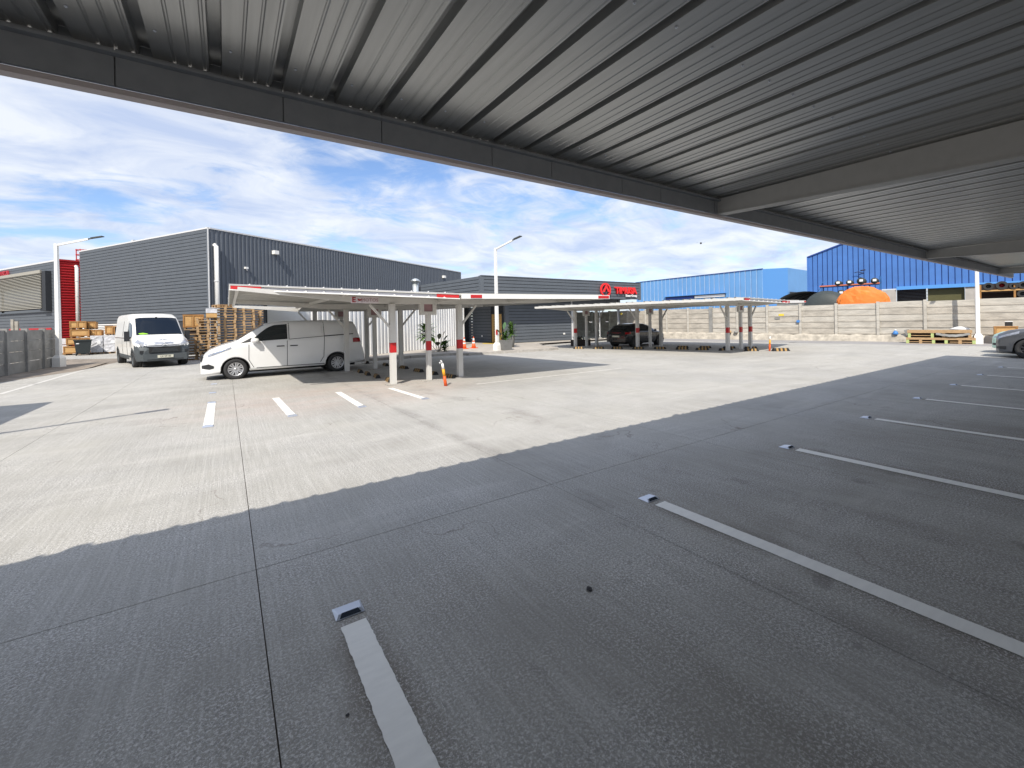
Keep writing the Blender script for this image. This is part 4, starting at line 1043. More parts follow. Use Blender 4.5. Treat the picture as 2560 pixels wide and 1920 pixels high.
# --- white people carrier (panel-sided), nose to the left
c = Car(5.17,
    top=[(0, .62), (.04, .74), (.12, .87), (.24, .985), (.56, 1.125), (.93, 1.24), (1.35, 1.53), (1.85, 1.83), (2.1, 1.885), (2.49, 1.92), (3.78, 1.93), (4.6, 1.90), (4.80, 1.85), (4.90, 1.62), (5.03, 1.22), (5.12, .88), (5.17, .62)],
    belt=[(0, .50), (.12, .72), (.3, .90), (.9, 1.10), (1.4, 1.18), (2.5, 1.245), (4.7, 1.34), (5.0, 1.12), (5.17, .55)],
    width=[(0, .60), (.10, .76), (.3, .87), (.7, .925), (1.2, .94), (4.3, .94), (4.8, .91), (5.1, .86), (5.17, .80)],
    roofw=[(0, .52), (.4, .74), (1.0, .80), (1.8, .74), (2.6, .77), (4.6, .76), (5.17, .74)],
    sill=[(0, .20), (.3, .20), (.95, .26), (4.6, .28), (5.17, .36)], axles=(.95, 4.15), wr=.335, arch=.40)
mpv = thing('people_carrier', 'white panel-sided people carrier half under the white carport', 'van')
c.body(M_mpv, mpv)
for ax in (.95, 4.15):
    for s in (-1, 1): wheel(mpv, ax, s * .82, .335, .22, s, M_alloy, 7)
for s in (1, -1):
    c.side_patch(([(1.40, 1.225), (2.50, 1.275)], [(1.40, 1.26), (1.70, 1.53), (1.90, 1.69), (2.1, 1.77), (2.50, 1.80)]), s, M_glass, 'side_window', mpv)
    c.side_patch(([(1.10, 1.18), (1.42, 1.225)], [(1.10, 1.19), (1.42, 1.36)]), s, M_dplast, 'quarter_trim', mpv, off=.008)
    for a, d_, z0, z1 in ((2.60, 3.62, 1.35, 1.76), (3.80, 4.60, 1.39, 1.74)):
        o = c.side_patch(([(a, z0), (d_, z0 + .04)], [(a, z1), (d_, z1 - .03)]), s, M_mpv, 'blanking_panel', mpv, off=.012)
    c.line([(1.34, 1.14), (1.33, .62), (1.47, .36)], s, mpv, wd=.016); c.line([(2.49, 1.22), (2.48, .34)], s, mpv, wd=.016); c.line([(2.55, 1.84), (2.55, 1.26)], s, mpv, wd=.02); c.line([(3.70, 1.86), (3.71, 1.30), (3.68, .60), (3.56, .40)], s, mpv, wd=.016)
    c.line([(1.55, .335), (3.7, .335)], s, mpv, wd=.02)
    c.line([(2.56, 1.265), (3.70, 1.335)], s, mpv, wd=.016); c.line([(3.70, 1.335), (4.74, 1.385)], s, mpv, 'door_rail', wd=.036)
    b = MB(); 
    for x in (2.28, 2.70): b.box(x - .12, x + .12, s * (c.side_y(x, 1.03) + .005) - .012, s * (c.side_y(x, 1.03) + .005) + .012, 1.02, 1.055, M_dplast)
    b.build('door_handle', mpv)
    b = MB(); b.lathe([(.03, -.13), (.10, -.08), (.115, .0), (.10, .08), (.03, .12)], M_mpv, 10, T=Matrix.Translation((1.52, s * 1.03, 1.26)) @ Matrix.Rotation(PI / 2, 4, 'Y') @ Matrix.Scale(.75, 4, (1, 0, 0)))
    b.box(1.48, 1.60, s * 1.02 - .1, s * 1.02 + .1, 1.165, 1.19, M_chrome); b.bar((1.55, s * .93, 1.21), (1.52, s * 1.02, 1.22), .06, .05, M_dplast); b.build('wing_mirror', mpv)
    c.side_patch(([(.20, .76), (.55, .90), (.84, 1.02)], [(.20, .84), (.36, .93), (.84, 1.085)]), s, M_lamp, 'headlight', mpv, off=.006)
    o = c.side_patch(([(.36, .86), (.66, .965)], [(.36, .90), (.66, 1.0)]), s, M_chrome, 'headlight_insert', mpv, off=.010)
    c.side_patch(([(4.62, 1.05), (5.06, 1.02)], [(4.62, 1.08), (4.78, 1.10), (5.04, 1.10)]), s, M_white, 'tail_lamp_base', mpv, off=.008)
    c.side_patch(([(4.72, 1.07), (5.03, 1.07)], [(4.72, 1.22), (4.80, 1.24), (5.0, 1.22)]), s, M_lampr, 'tail_light', mpv, off=.010)
    c.side_patch(([(.03, .40), (.24, .36), (.36, .40)], [(.03, .50), (.22, .54), (.36, .47)]), s, M_dplast, 'fog_lamp_recess', mpv, off=.006)
    # wheel arch lips
    for ax in (.95, 4.15):
        b = MB(); q = []
        for k in range(13):
            a = PI * k / 12; x, z = ax + .405 * math.cos(a), .335 + .395 * math.sin(a); q.append((x, s * (c.side_y(x, max(z, c.low(x) + .01)) + .002), z))
        b.tube(q, .014, M_dplast, 5, caps=False)
        b.tube([(ax, s * .62, .34), (ax, s * .70, .34)], .40, M_black, 16)
        b.build('wheel_arch', mpv)
c.top_patch(1.0, 1.80, .78, .66, M_glass, 'windscreen', mpv)
c.top_patch(4.84, 4.98, .66, .66, M_glass, 'rear_window', mpv, off=.012)
b = MB(); b.box(.0, .06, -.62, .62, .62, .80, M_dplast); b.box(-.02, .0, -.56, .56, .70, .72, M_chrome); b.build('grille', mpv)
b = MB(); b.box(-.02, .02, -.26, .26, .42, .53, M_plate); b.build('number_plate', mpv)
place_car(mpv, (-.71, 17.86), (-1, -.01, 0))

# --- white high-roof panel van, nose to camera
c = Car(5.99,
    top=[(0, .80), (.05, .98), (.25, 1.16), (.75, 1.32), (.95, 1.42), (1.60, 2.12), (1.80, 2.30), (2.2, 2.42), (2.7, 2.47), (5.8, 2.47), (5.95, 2.38), (5.99, 1.6)],
    belt=[(0, .72), (.3, 1.0), (.9, 1.22), (1.6, 1.34), (5.9, 1.36), (5.99, 1.2)],
    width=[(0, .72), (.08, .86), (.3, .97), (.8, 1.01), (5.8, 1.01), (5.99, .97)],
    roofw=[(0, .62), (.4, .78), (1, .86), (1.8, .84), (2.4, .86), (5.9, .86), (5.99, .84)],
    sill=[(0, .30), (.3, .27), (1.0, .30), (5.5, .34), (5.99, .42)], axles=(.95, 4.98), wr=.34, arch=.42)
van = thing('panel_van', 'white high-roof panel van with grey bumper parked facing the camera', 'van')
def van_mat(x, y, z):
    if x < .62 and z < .97: return M_plast
    for ax in (.95, 4.98):
        if math.hypot(x - ax, z - .34) < .53 and abs(y) > .5: return M_plast
    if 1.2 < x < 4.7 and .36 < z < .56: return M_plast
c.body(M_van, van, mf=van_mat)
for ax in (.95, 4.98):
    for s in (-1, 1): wheel(van, ax, s * .88, .34, .22, s, M_plast, steel=True)
# windscreen following the front slope
c.top_patch(.98, 1.74, .84, .76, M_glass2, 'windscreen', van, off=.012)
b = MB(); b.add([(1.00, .42, 1.50), (1.03, .60, 1.545), (1.02, .76, 1.52), (.985, .72, 1.475), (.98, .46, 1.465)], [(0, 1, 2, 3, 4)], M_hiviz); b.build('hi_vis_vest', van)
# grey bumper: skin of patches around the nose
def nose_band(z0, z1, x_in, m, name, ymax=.99, off=.02, nseg=18, depth=.55):
    vs = []
    for k in range(nseg + 1):
        a = -PI / 2 + PI * k / nseg
        y = ymax * math.sin(a); x = depth * (1 - abs(math.cos(a)) ** .45) - off
        vs += [(x, y * (1 + off * .5), z0), (x - .03 * math.cos(a), y * (1 + off), (z0 + z1) / 2), (x + .02, y * (1 + off * .5), z1)]
    b = MB(); fs = []
    for k in range(nseg):
        for j in (0, 1): fs.append((3 * k + j, 3 * k + 3 + j, 3 * k + 4 + j, 3 * k + 1 + j))
    b.add(vs, fs, m, smooth=True); return b
b = MB(); b.box(-.09, .02, -.78, .78, .30, .60, M_plast); b.build('bumper', van)
# flared grey cheeks rising to the wings
for s in (-1, 1):
    b = MB(); b.tube([(.95, s * .70, .36), (.95, s * .80, .36)], .41, M_black, 16); b.build('wheel_arch', van)
    b = MB(); b.tube([(4.98, s * .70, .36), (4.98, s * .80, .36)], .41, M_black, 16); b.build('wheel_arch', van)
    c.side_patch(([(1.22, 1.34), (2.15, 1.37)], [(1.22, 1.40), (1.62, 1.90), (1.85, 2.0), (2.15, 2.02)]), s, M_glass2, 'side_window', van)
    c.line([(1.15, 1.30), (1.10, .75), (1.4, .5)], s, van); c.line([(2.22, 2.1), (2.22, .45)], s, van); c.line([(3.5, 2.1), (3.5, .5)], s, van); c.line([(2.25, 1.30), (5.6, 1.30)], s, van, 'door_rail', wd=.03)
    c.side_patch(([(.10, 1.0), (.62, 1.14)], [(.10, 1.06), (.35, 1.20), (.62, 1.27)]), s, M_lamp, 'headlight', van, off=.012)
    b = MB(); b.box(1.25, 1.36, s * 1.12 - .09, s * 1.12 + .09, 1.17, 1.62, M_dplast); b.bar((1.32, s * .98, 1.32), (1.32, s * 1.08, 1.32), .06, .08, M_dplast); b.build('wing_mirror', van)
    b = MB(); b.box(-.055, .0, s * .70 - .17, s * .70 + .17, .64, .76, M_dplast, T=Matrix.Translation((.07, 0, 0))); b.build('fog_lamp_recess', van)
b = MB(); b.box(-.04, .02, -.56, .56, .66, .90, M_black)
for k in range(4): b.box(-.05, -.04, -.48 + .02 * k, .48 - .02 * k, .69 + k * .042, .705 + k * .042, M_plast)
b.build('grille', van)
# chrome bars with the double chevron
b = MB()
for dz in (0, .055):
    b.tube([(.10, -.88, 1.02 + dz), (-.02, -.6, .955 + dz), (-.06, -.14, .93 + dz), (-.07, 0, 1.0 + dz), (-.06, .14, .93 + dz), (-.02, .6, .955 + dz), (.10, .88, 1.02 + dz)], .017, M_chrome, 5)
b.build('chrome_bars', van)
b = MB(); b.box(-.115, -.092, -.28, .28, .42, .54, M_plate)
b.build('number_plate', van)
me = text_mesh('LK·SP·40', .105, M_ink, .003, 1.0); o = bpy.data.objects.new('plate_lettering', me); COL.objects.link(o); o.parent = van; o.location = (-.119, 0, .48); o.rotation_euler = (PI / 2, 0, -PI / 2)
b = MB(); b.box(1.66, 1.70, -.03, .03, 2.24, 2.29, M_dplast); b.build('roof_emblem', van)
b = MB(); b.tube([(.0, -.55, .60), (.0, .55, .60)], .012, M_black, 4); b.box(-.10, -.07, -.65, .65, .34, .365, M_black); b.build('bumper_slot', van)
place_car(van, (-2.30, 24.88), (.27, -.963, 0))

# --- hatchback builder
def hatch(label, L, H, mtl, front, heading, plate=True, group=None, rim=M_dalloy, wr=.33, wdt=.88, hatchm=None):
    k = L / 4.25; h = H / 1.47
    c = Car(L,
        top=[(0, .66 * h), (.05 * k, .76 * h), (.3 * k, .88 * h), (.95 * k, .98 * h), (1.15 * k, 1.02 * h), (1.75 * k, 1.34 * h), (2.15 * k, 1.44 * h), (2.7 * k, 1.47 * h), (3.3 * k, 1.43 * h), (3.68 * k, 1.34 * h), (3.98 * k, 1.08 * h), (4.18 * k, .92 * h), (L, .70 * h)],
        belt=[(0, .52 * h), (.3 * k, .76 * h), (1.0 * k, .90 * h), (3.3 * k, .99 * h), (4.0 * k, .98 * h), (L, .62 * h)],
        width=[(0, .58), (.1 * k, .74), (.35 * k, .84), (.8 * k, wdt), (3.5 * k, wdt), (4.0 * k, .84), (L, .74)],
        roofw=[(0, .50), (.4 * k, .70), (1.1 * k, .74), (2.0 * k, .62), (3.2 * k, .62), (3.9 * k, .62), (L, .62)],
        sill=[(0, .22), (.3 * k, .20), (.85 * k, .24), (3.6 * k, .26), (L, .32)], axles=(.83 * k, 3.42 * k), wr=wr, arch=wr + .06)
    t = thing('parked_car', label, 'car', group=group)
    c.body(mtl, t)
    for ax in c.axles:
        for s in (-1, 1): wheel(t, ax, s * (wdt - .11), wr, .21, s, rim, 5)
    for s in (1, -1):
        c.side_patch(([(1.33 * k, .955 * h), (2.28 * k, .985 * h)], [(1.33 * k, .965 * h), (1.85 * k, 1.25 * h), (2.28 * k, 1.36 * h)]), s, M_glass, 'side_window', t)
        c.side_patch(([(2.34 * k, .985 * h), (3.05 * k, 1.01 * h)], [(2.34 * k, 1.365 * h), (3.05 * k, 1.33 * h)]), s, M_glass, 'side_window', t)
        c.side_patch(([(3.1 * k, 1.01 * h), (3.55 * k, 1.06 * h)], [(3.1 * k, 1.32 * h), (3.55 * k, 1.16 * h)]), s, M_glass, 'side_window', t)
        c.line([(1.2 * k, .9 * h), (1.18 * k, .45), (1.3 * k, .3)], s, t); c.line([(2.31 * k, 1.0 * h), (2.31 * k, .3)], s, t); c.line([(3.1 * k, 1.0 * h), (3.0 * k, .6)], s, t)
        c.side_patch(([(.08 * k, .62 * h), (.60 * k, .78 * h)], [(.08 * k, .68 * h), (.60 * k, .86 * h)]), s, M_lamp, 'headlight', t)
        c.side_patch(([(3.85 * k, .84 * h), (4.2 * k, .80 * h)], [(3.85 * k, .96 * h), (4.2 * k, .90 * h)]), s, M_lampr, 'tail_light', t)
        b = MB(); b.lathe([(.02, -.09), (.07, -.05), (.075, .04), (.02, .09)], mtl, 8, T=Matrix.Translation((1.42 * k, s * (wdt + .07), 1.0 * h)) @ Matrix.Rotation(PI / 2, 4, 'Y')); b.build('wing_mirror', t)
        c.side_patch(([(.02, .34), (.28 * k, .32)], [(.02, .42), (.28 * k, .44)]), s, M_dplast, 'fog_lamp_recess', t)
        for ax in c.axles:
            b = MB(); b.tube([(ax, s * (wdt - .26), wr), (ax, s * (wdt - .20), wr)], wr + .055, M_black, 16); b.build('wheel_arch', t)
    c.top_patch(1.2 * k, 1.98 * k, .70, .56, M_glass, 'windscreen', t)
    c.top_patch(4.0 * k, 3.72 * k, .58, .52, M_glass, 'rear_window', t, off=.014)
    b = MB(); b.box(L - .02, L + .015, -.27, .27, .62 * h, .72 * h, M_plate); b.build('number_plate', t)
    b = MB(); b.box(-.015, .03, -.45, .45, .40, .56, M_dplast); b.build('grille', t)
    place_car(t, front, heading); return t
hatch('black hatchback parked under the farther white carport', 4.2, 1.46, M_blackcar, (24.3, 19.0), (1, .08, 0))
hatch('dark grey car with bonnet just entering the right edge', 4.5, 1.72, M_greycar, (25.05, 3.45), (.03, 1, 0), wr=.36, wdt=.93)
hatch('pale green car nose glimpsed beside the dark grey car', 4.0, 1.5, M_mint, (27.55, 3.90), (.05, 1, 0), wdt=.9)
hatch('red car beyond the grey car at the right edge', 4.2, 1.6, M_redcar, (30.6, 2.2), (0, 1, 0))

# ------------------------------------------------------------------ pallets
def pallet_mesh(W=1.2, D=.8, H=.144, m=M_wood, big=False):
    b = MB(); bw = .1
    for i in range(5): y = D * i / 4 * (1 - .12) ; b.box(0, W, y, y + .095, H - .022, H, m)
    for x in (0, W / 2 - .05, W - .10): b.box(x, x + .10, 0, D, H - .044, H - .0225, m)
    for x in (0, W / 2 - .06, W - .12):
        for y in (0, D / 2 - .05, D - .10): b.box(x + .003, x + .117, y + .002, y + .098, .022, H - .0445, m)
    for y in (0, D / 2 - .05, D - .10): b.box(0, W, y, y + .1, 0, .0215, m)
    return b.mesh('pallet')
pm = {}
for nme, (W, D, m) in dict(a=(1.05, .9, M_wood), w=(1.05, .9, M_wood2), n=(.82, 1.0, M_wood), nw=(.82, 1.0, M_wood2)).items(): pm[nme] = pallet_mesh(W, D, .148, m)
def stack(cx, cy, kinds, count, z0, desc, rz=0):
    for k in range(count):
        kd = kinds[0] if random.random() < .62 else kinds[1]
        W = .525 if kd in 'aw' else .41
        pos = ORD[k] if k < count - 1 else 'topmost'
        o = inst(pm[kd], 'pallet', (cx + random.uniform(-.03, .03) - W * math.cos(rz), cy + random.uniform(-.05, .03), z0 + k * .1495), rz + random.uniform(-.025, .025), group='stacked wooden pallets')
        tag(o, f'{pos} wooden pallet in the {desc}', 'pallet')
stack(-1.36, 28.7, 'wa', 9, 0, 'low stack behind the van')
stack(-.78, 28.3, 'na', 15, 0, 'narrow stack under the wrapped box')
stack(-.02, 28.6, 'aw', 19, 0, 'tall stack before the corner downpipe')
stack(1.02 - .15, 28.8, 'aw', 19, 0, 'tall stack second from the right')
stack(1.85 - .12, 29.6, 'nn', 18, 0, 'stack at the right end of the pallets')
o = inst(pm['n'], 'pallet', (-.35, 28.9, 2.846), .3, group='stacked wooden pallets'); tag(o, 'odd small pallet lying crooked on the tall stack before the downpipe', 'pallet')
b = MB(); b.box(-1.85, -.88, 28.6, 29.5, 1.36, 1.40, M_wood); b.box(-1.80, -1.3, 28.65, 29.45, 1.40, 1.58, M_inside); b.box(-1.28, -.9, 28.6, 29.4, 1.40, 1.55, M_dplast); b.box(-1.86, -.88, 28.6, 29.5, 1.585, 1.66, M_wood2)
tag(b.build('dark_bundle'), 'black wrapped bundle between pallets behind the van', 'bundle')
def cabinet(x0, x1, y0, y1, z0, z1, label, doors=2, m=M_crate, open_=False, cat='crate', group='plywood crates by the warehouse'):
    t = thing('crate', label, cat, ((x0 + x1) / 2, (y0 + y1) / 2, z0), 0, group)
    hx, hy, H = (x1 - x0) / 2, (y1 - y0) / 2, z1 - z0
    b = MB(); b.box(-hx + .02, hx - .02, -hy + .03, hy, .0, H - .02, M_inside if open_ else m); b.build('body', t)
    for k in range(doors):
        a = -hx + .05 + k * (2 * hx - .1) / doors; c_ = a + (2 * hx - .1) / doors - .03
        if not open_:
            b = MB(); b.box(a + .05, c_ - .05, -hy + .012, -hy + .028, .08, H - .12, m); b.build('panel', t)
    b = MB()
    for k in range(doors + 1):
        a = -hx + k * (2 * hx - .06) / doors; b.box(a, a + .06, -hy - .005, -hy + .02, .0, H, M_crated)
    b.box(-hx - .01, hx + .01, -hy - .01, -hy + .025, H - .065, H + .003, M_crated); b.box(-hx - .005, hx + .005, -hy - .008, -hy + .022, -.0, .06, M_crated)
    b.build('batten', t)
    b = MB()
    for a in (-hx + .02, -.05, hx - .12): b.box(a, a + .1, -hy + .02, hy, -.09, -.001, M_wood2)
    b.build('skid', t)
    return t
cabinet(-1.88, -.98, 28.6, 29.4, 1.75, 2.43, 'golden plywood crate on top of the low pallet stack', 2, group=None)
b = MB(); b.box(-.86, -.38, 28.2, 29.2, 2.26, 2.50, M_crate); b.box(-.87, -.37, 28.18, 29.2, 2.50, 2.74, M_wrap); b.box(-.36, .10, 28.35, 29.2, 2.50, 2.72, M_wrap) if False else None
b.add([(-.87, 28.18, 2.74), (-.37, 28.18, 2.78), (-.37, 29.2, 2.78), (-.87, 29.2, 2.74), (-.6, 28.7, 2.82)], [(0, 1, 4), (1, 2, 4), (2, 3, 4), (3, 0, 4)], M_wrap)
tag(b.build('wrapped_box'), 'box under cloudy plastic wrap on the narrow pallet stack', 'wrapped box')

# crates by the red wall
cabinet(-9.05, -8.2, 42, 42.9, 1.86, 2.34, 'topmost plywood crate of the pile before the red wall', 2)
cabinet(-8.18, -7.75, 42.3, 43, 1.86, 2.30, 'narrow plywood crate right of the topmost crate before the red wall', 1)
cabinet(-9.05, -8.05, 42, 43, 1.28, 1.76, 'second plywood crate down in the pile before the red wall', 1)
cabinet(-8.03, -7.45, 42.2, 43, 1.28, 1.72, 'plywood crate wedged beside the second crate down', 2)
cabinet(-9.2, -7.4, 41.8, 43, .72, 1.17, 'wide plywood crate directly above the wheelie bin level', 3)
cabinet(-9.3, -7.7, 41.6, 43, .10, .62, 'lowest plywood crate behind the wheelie bin', 2)
cabinet(-7.27, -6.83, 42.2, 43, 1.40, 1.98, 'plywood crate standing on the plastic-wrapped loads', 1)
cabinet(-6.80, -6.0, 42.2, 43, 1.40, 1.96, 'open dark plywood crate next to the van roof', 2, open_=True)
b = MB(); b.box(-9.75, -9.1, 42, 42.8, .75, 1.15, M_wrap); b.box(-9.7, -9.15, 42, 42.8, .15, .7, M_wrap); b.box(-9.8, -9.1, 42, 42.8, 0, .12, M_wood2); tag(b.build('wrapped_load'), 'small plastic-wrapped load left of the crate pile', 'wrapped load')
def wrapped(x0, x1, z1, label, seed, y=41.9):
    rnd = random.Random(seed); t = thing('wrapped_load', label, 'wrapped load', ((x0 + x1) / 2, y, 0), 0, 'plastic-wrapped pallet loads')
    hx = (x1 - x0) / 2; b = MB(); n_ = 10; vs = []; fs = []
    for i in range(n_ + 1):
        z = .13 + (z1 - .13) * i / n_
        for j in range(16):
            a = 2 * PI * j / 16; sx = max(-1, min(1, 1.35 * math.cos(a))); sy_ = max(-1, min(1, 1.35 * math.sin(a)))
            vs.append((sx * hx * (1 + rnd.uniform(-.05, .02)), sy_ * .5 * (1 + rnd.uniform(-.05, .02)), z))
    for i in range(n_):
        for j in range(16): fs.append((i * 16 + j, i * 16 + (j + 1) % 16, (i + 1) * 16 + (j + 1) % 16, (i + 1) * 16 + j))
    fs.append(tuple(n_ * 16 + j for j in range(16))); b.add(vs, fs, M_wrap); b.build('wrap', t)
    b = MB(); b.box(hx * .1, hx * .65, -.52, -.505, z1 * .55, z1 * .55 + .22, M_paper); b.build('label', t)
    o = inst(pm['nw'], 'base_pallet', (-.41, -.5, 0), parent=t); o.scale = (2 * hx / .82, 1, .85)
wrapped(-7.92, -7.25, 1.30, 'plastic-wrapped load beside the wheelie bin', 1)
wrapped(-7.24, -6.50, 1.31, 'plastic-wrapped grey boxes in the middle of the row', 2)
wrapped(-6.48, -5.8, 1.33, 'plastic-wrapped load with white sheet near the van', 3)
# wheelie bin
t = thing('wheelie_bin', 'black wheelie bin standing before the plywood crates', 'bin', (-8.12, 40.6, 0), R(12))
b = MB(); q0 = [(-.33, -.3), (.33, -.3), (.33, .32), (-.33, .32)]; q1 = [(-.43, -.40), (.43, -.40), (.43, .40), (-.43, .40)]
b.add([(x, y, .12) for x, y in q0] + [(x, y, 1.0) for x, y in q1], [(0, 1, 5, 4), (1, 2, 6, 5), (2, 3, 7, 6), (3, 0, 4, 7), (3, 2, 1, 0)], M_bin); b.build('body', t)
b = MB(); b.box(-.47, .47, -.45, .45, 1.0, 1.06, M_bin); b.build('lid', t)
for s in (-1, 1):
    b = MB(); b.tube([(s * .36, -.3, .12), (s * .28, -.3, .12)], .12, M_black, 12); b.build('wheel', t)
b = MB(); b.box(-.33, -.18, -.405, -.395, .78, .84, M_paper); b.build('label', t)

# ------------------------------------------------------------------ wheel stops
def stop_mesh():
    b = MB(); L_, W_, H_ = .58, .16, .105
    def seg(x0, x1, m, e=0):
        b.add([(x0, -W_ / 2, 0), (x1, -W_ / 2, 0), (x1, W_ / 2, 0), (x0, W_ / 2, 0), (x0, -W_ / 4, H_), (x1, -W_ / 4, H_), (x1, W_ / 4, H_), (x0, W_ / 4, H_)],
              [(0, 1, 5, 4), (2, 3, 7, 6), (4, 5, 6, 7), (3, 0, 4, 7), (1, 2, 6, 5)], m)
    xs_ = [-L_ / 2 + .04 + k * .0715 for k in range(8)]
    for k in range(7): seg(xs_[k], xs_[k + 1], M_black if k % 2 == 0 else M_yel)
    for s in (-1, 1):
        e = s * L_ / 2; i = s * (L_ / 2 - .04)
        b.add([(e, -W_ / 2, 0), (e, W_ / 2, 0), (i, W_ / 2, 0), (i, -W_ / 2, 0), (i, -W_ / 4, H_), (i, W_ / 4, H_)], [(0, 1, 5, 4), (0, 4, 3), (1, 2, 5)], M_black)
    return b
stm = stop_mesh().mesh('wheel_stop')
def wstop(x, y, rz, label, sc=1): 
    o = inst(stm, 'wheel_stop', (x, y, .002), rz, sc=(sc, sc, sc), group='black and yellow wheel stops'); tag(o, label, 'wheel stop')
A1 = [(4.02, 16.0), (4.02, 15.05), (4.06, 14.1), (4.08, 12.9)]
for (x, y), l in zip(A1, ['farthest', 'second farthest', 'second nearest', 'nearest']): wstop(x, y, R(83), f'{l} wheel stop in the left column under the near white carport')
A2 = [(5.68, 16.1), (5.72, 14.7), (5.78, 13.6), (5.88, 12.4)]
for (x, y), l in zip(A2, ['farthest', 'third nearest', 'second nearest', 'nearest']): wstop(x, y, R(95), f'{l} wheel stop in the right column near the flexible post')
wstop(5.2, 19.5, R(80), 'wheel stop at the back beside the middle rear carport post'); wstop(5.5, 17.8, R(85), 'wheel stop between rear posts, behind the right column'); wstop(3.9, 19.4, R(85), 'wheel stop behind the white people carrier')
B1 = [(17.6, 19.3), (18.3, 18.35), (18.95, 17.5), (19.65, 16.55), (20.35, 15.6), (20.8, 14.5), (21.1, 13.5), (21.45, 12.4), (21.95, 11.35)]
W_ = ['by the far left posts', 'behind the black hatchback, left', 'behind the black hatchback, middle', 'behind the black hatchback, right', 'right of the hatchback near the second post row', 'in the front row, third left of the front posts', 'in the front row, second left of the front posts', 'just left of the front posts of the far carport', 'half sunlit before the front posts of the far carport']
for (x, y), l in zip(B1, W_): wstop(x, y, R(-42), f'far carport wheel stop {l}', 1.15)
B2 = [(22.0, 15.3), (22.5, 14.2), (23.0, 13.1), (23.5, 12.2)]
for (x, y), l in zip(B2, ['fourth', 'third', 'second', 'first']): wstop(x, y, R(-42), f'{l} wheel stop from the right in the rear row of the far carport', 1.1)
wstop(22.75, 10.35, R(-35), 'sunlit wheel stop at the foot of the far flexible post', 1.4)

# flexible posts and cones
def flex(x, y, h, lx, ly, label, head=False):
    t = thing('flexible_post', label, 'flexible post', (x, y, 0), 0, 'orange flexible posts')
    p = lambda f: (lx * f, ly * f, h * f)
    b = MB(); b.tube([p(0), p(.45)], [.045, .04], M_orange, 10); b.build('lower_sleeve', t)
    b = MB(); b.tube([p(.45), p(.76)], .04, M_amber, 10); b.build('amber_sleeve', t)
    b = MB(); b.tube([p(.76), p(1)], .036, M_white, 10); b.build('white_cap', t)
    if head:
        b = MB(); b.tube([p(1), (lx - .02, ly, h + .06), (lx - .05, ly, h + .09)], .02, M_sgw, 5); b.tube([(lx - .05, ly, h + .02), (lx - .09, ly, h + .03)], .02, M_sgw, 5); b.build('broken_tip', t)
flex(5.0, 10.86, .62, -.09, 0, 'leaning orange flexible post near the white carport posts', True)
flex(22.5, 10.75, .72, .07, 0, 'orange flexible post on a wheel stop by the far carport')
def cone(x, y, label):
    t = thing('traffic_cone', label, 'traffic cone', (x, y, .12), .2, 'orange traffic cones')
    b = MB(); b.box(-.19, .19, -.19, .19, 0, .035, M_orange); b.build('base', t)
    def r_(z): return .14 - .115 * (z - .03) / .68
    for z0, z1, m in ((.03, .28, M_orange), (.28, .38, M_white), (.38, .46, M_orange), (.46, .60, M_white), (.60, .70, M_orange)):
        b = MB(); b.lathe([(r_(z0), z0), (r_(z1), z1)], m, 14); b.build('band' if m == M_white else 'cone_body', t)
cone(12.05, 23.4, 'left traffic cone beside the right carport post, by the zinc wall'); cone(12.75, 23.5, 'right traffic cone standing before the charcoal wall')

# ------------------------------------------------------------------ plants
def leaf(b, base, d, ln, wd, m, droop=.3, rnd=random):
    d = Vector(d).normalized(); side = d.cross(Vector((0, 0, 1)));
    side = side.normalized() if side.length > .05 else Vector((1, 0, 0)); p = Vector(base); n_ = 5; L_ = []
    for k in range(n_ + 1):
        f = k / n_; q = p + d * ln * f - Vector((0, 0, 1)) * droop * ln * f * f; w_ = wd * math.sin(PI * min(1, .06 + f * .94)) ** .8 * .5
        L_.append((q - side * w_, q + Vector((0, 0, -.12 * w_)), q + side * w_))
    vs = [v for t in L_ for v in t]; fs = []
    for k in range(n_):
        for j in (0, 1): fs.append((3 * k + j, 3 * k + j + 1, 3 * k + 4 + j, 3 * k + 3 + j))
    b.add(vs, fs, m, smooth=True)
def bushy(x, y, z, h, r, n, m, seed, label, lw=.07, ll=.45, trunk=.3, pot=None, name='potted_plant', cat='plant', up=.6):
    rnd = random.Random(seed); t = thing(name, label, cat, (x, y, z))
    zb = 0
    if pot:
        pw, ph, sq = pot
        b = MB()
        if sq: b.add([(sx * pw * .42, s2 * pw * .42, 0) for sx, s2 in ((-1, -1), (1, -1), (1, 1), (-1, 1))] + [(sx * pw * .5, s2 * pw * .5, ph) for sx, s2 in ((-1, -1), (1, -1), (1, 1), (-1, 1))], [(0, 1, 5, 4), (1, 2, 6, 5), (2, 3, 7, 6), (3, 0, 4, 7), (4, 5, 6, 7)], M_pot)
        else: b.lathe([(pw * .38, 0), (pw * .5, ph * .95), (pw * .5, ph), (pw * .44, ph), (pw * .44, ph - .03)], M_pot, 16)
        b.build('pot', t); zb = ph
    st = MB()
    for k in range(4): st.tube([(rnd.uniform(-.05, .05), rnd.uniform(-.05, .05), zb), (rnd.uniform(-.1, .1), rnd.uniform(-.1, .1), zb + h * .8)], .014, M_stem, 5)
    st.build('stem', t)
    b = MB()
    for k in range(n):
        f = rnd.random(); a = rnd.uniform(0, 2 * PI); zz = zb + trunk * h + (h * (1 - trunk)) * f * .8; el = rnd.uniform(-.1, 1.0) * up + f * .5
        leaf(b, (rnd.uniform(-.06, .06), rnd.uniform(-.06, .06), zz), (math.cos(a) * math.cos(el), math.sin(a) * math.cos(el), math.sin(el)), ll * rnd.uniform(.6, 1.15) * r / .35, lw * rnd.uniform(.7, 1.2), m, droop=rnd.uniform(.15, .6), rnd=rnd)
    b.build('foliage', t); return t
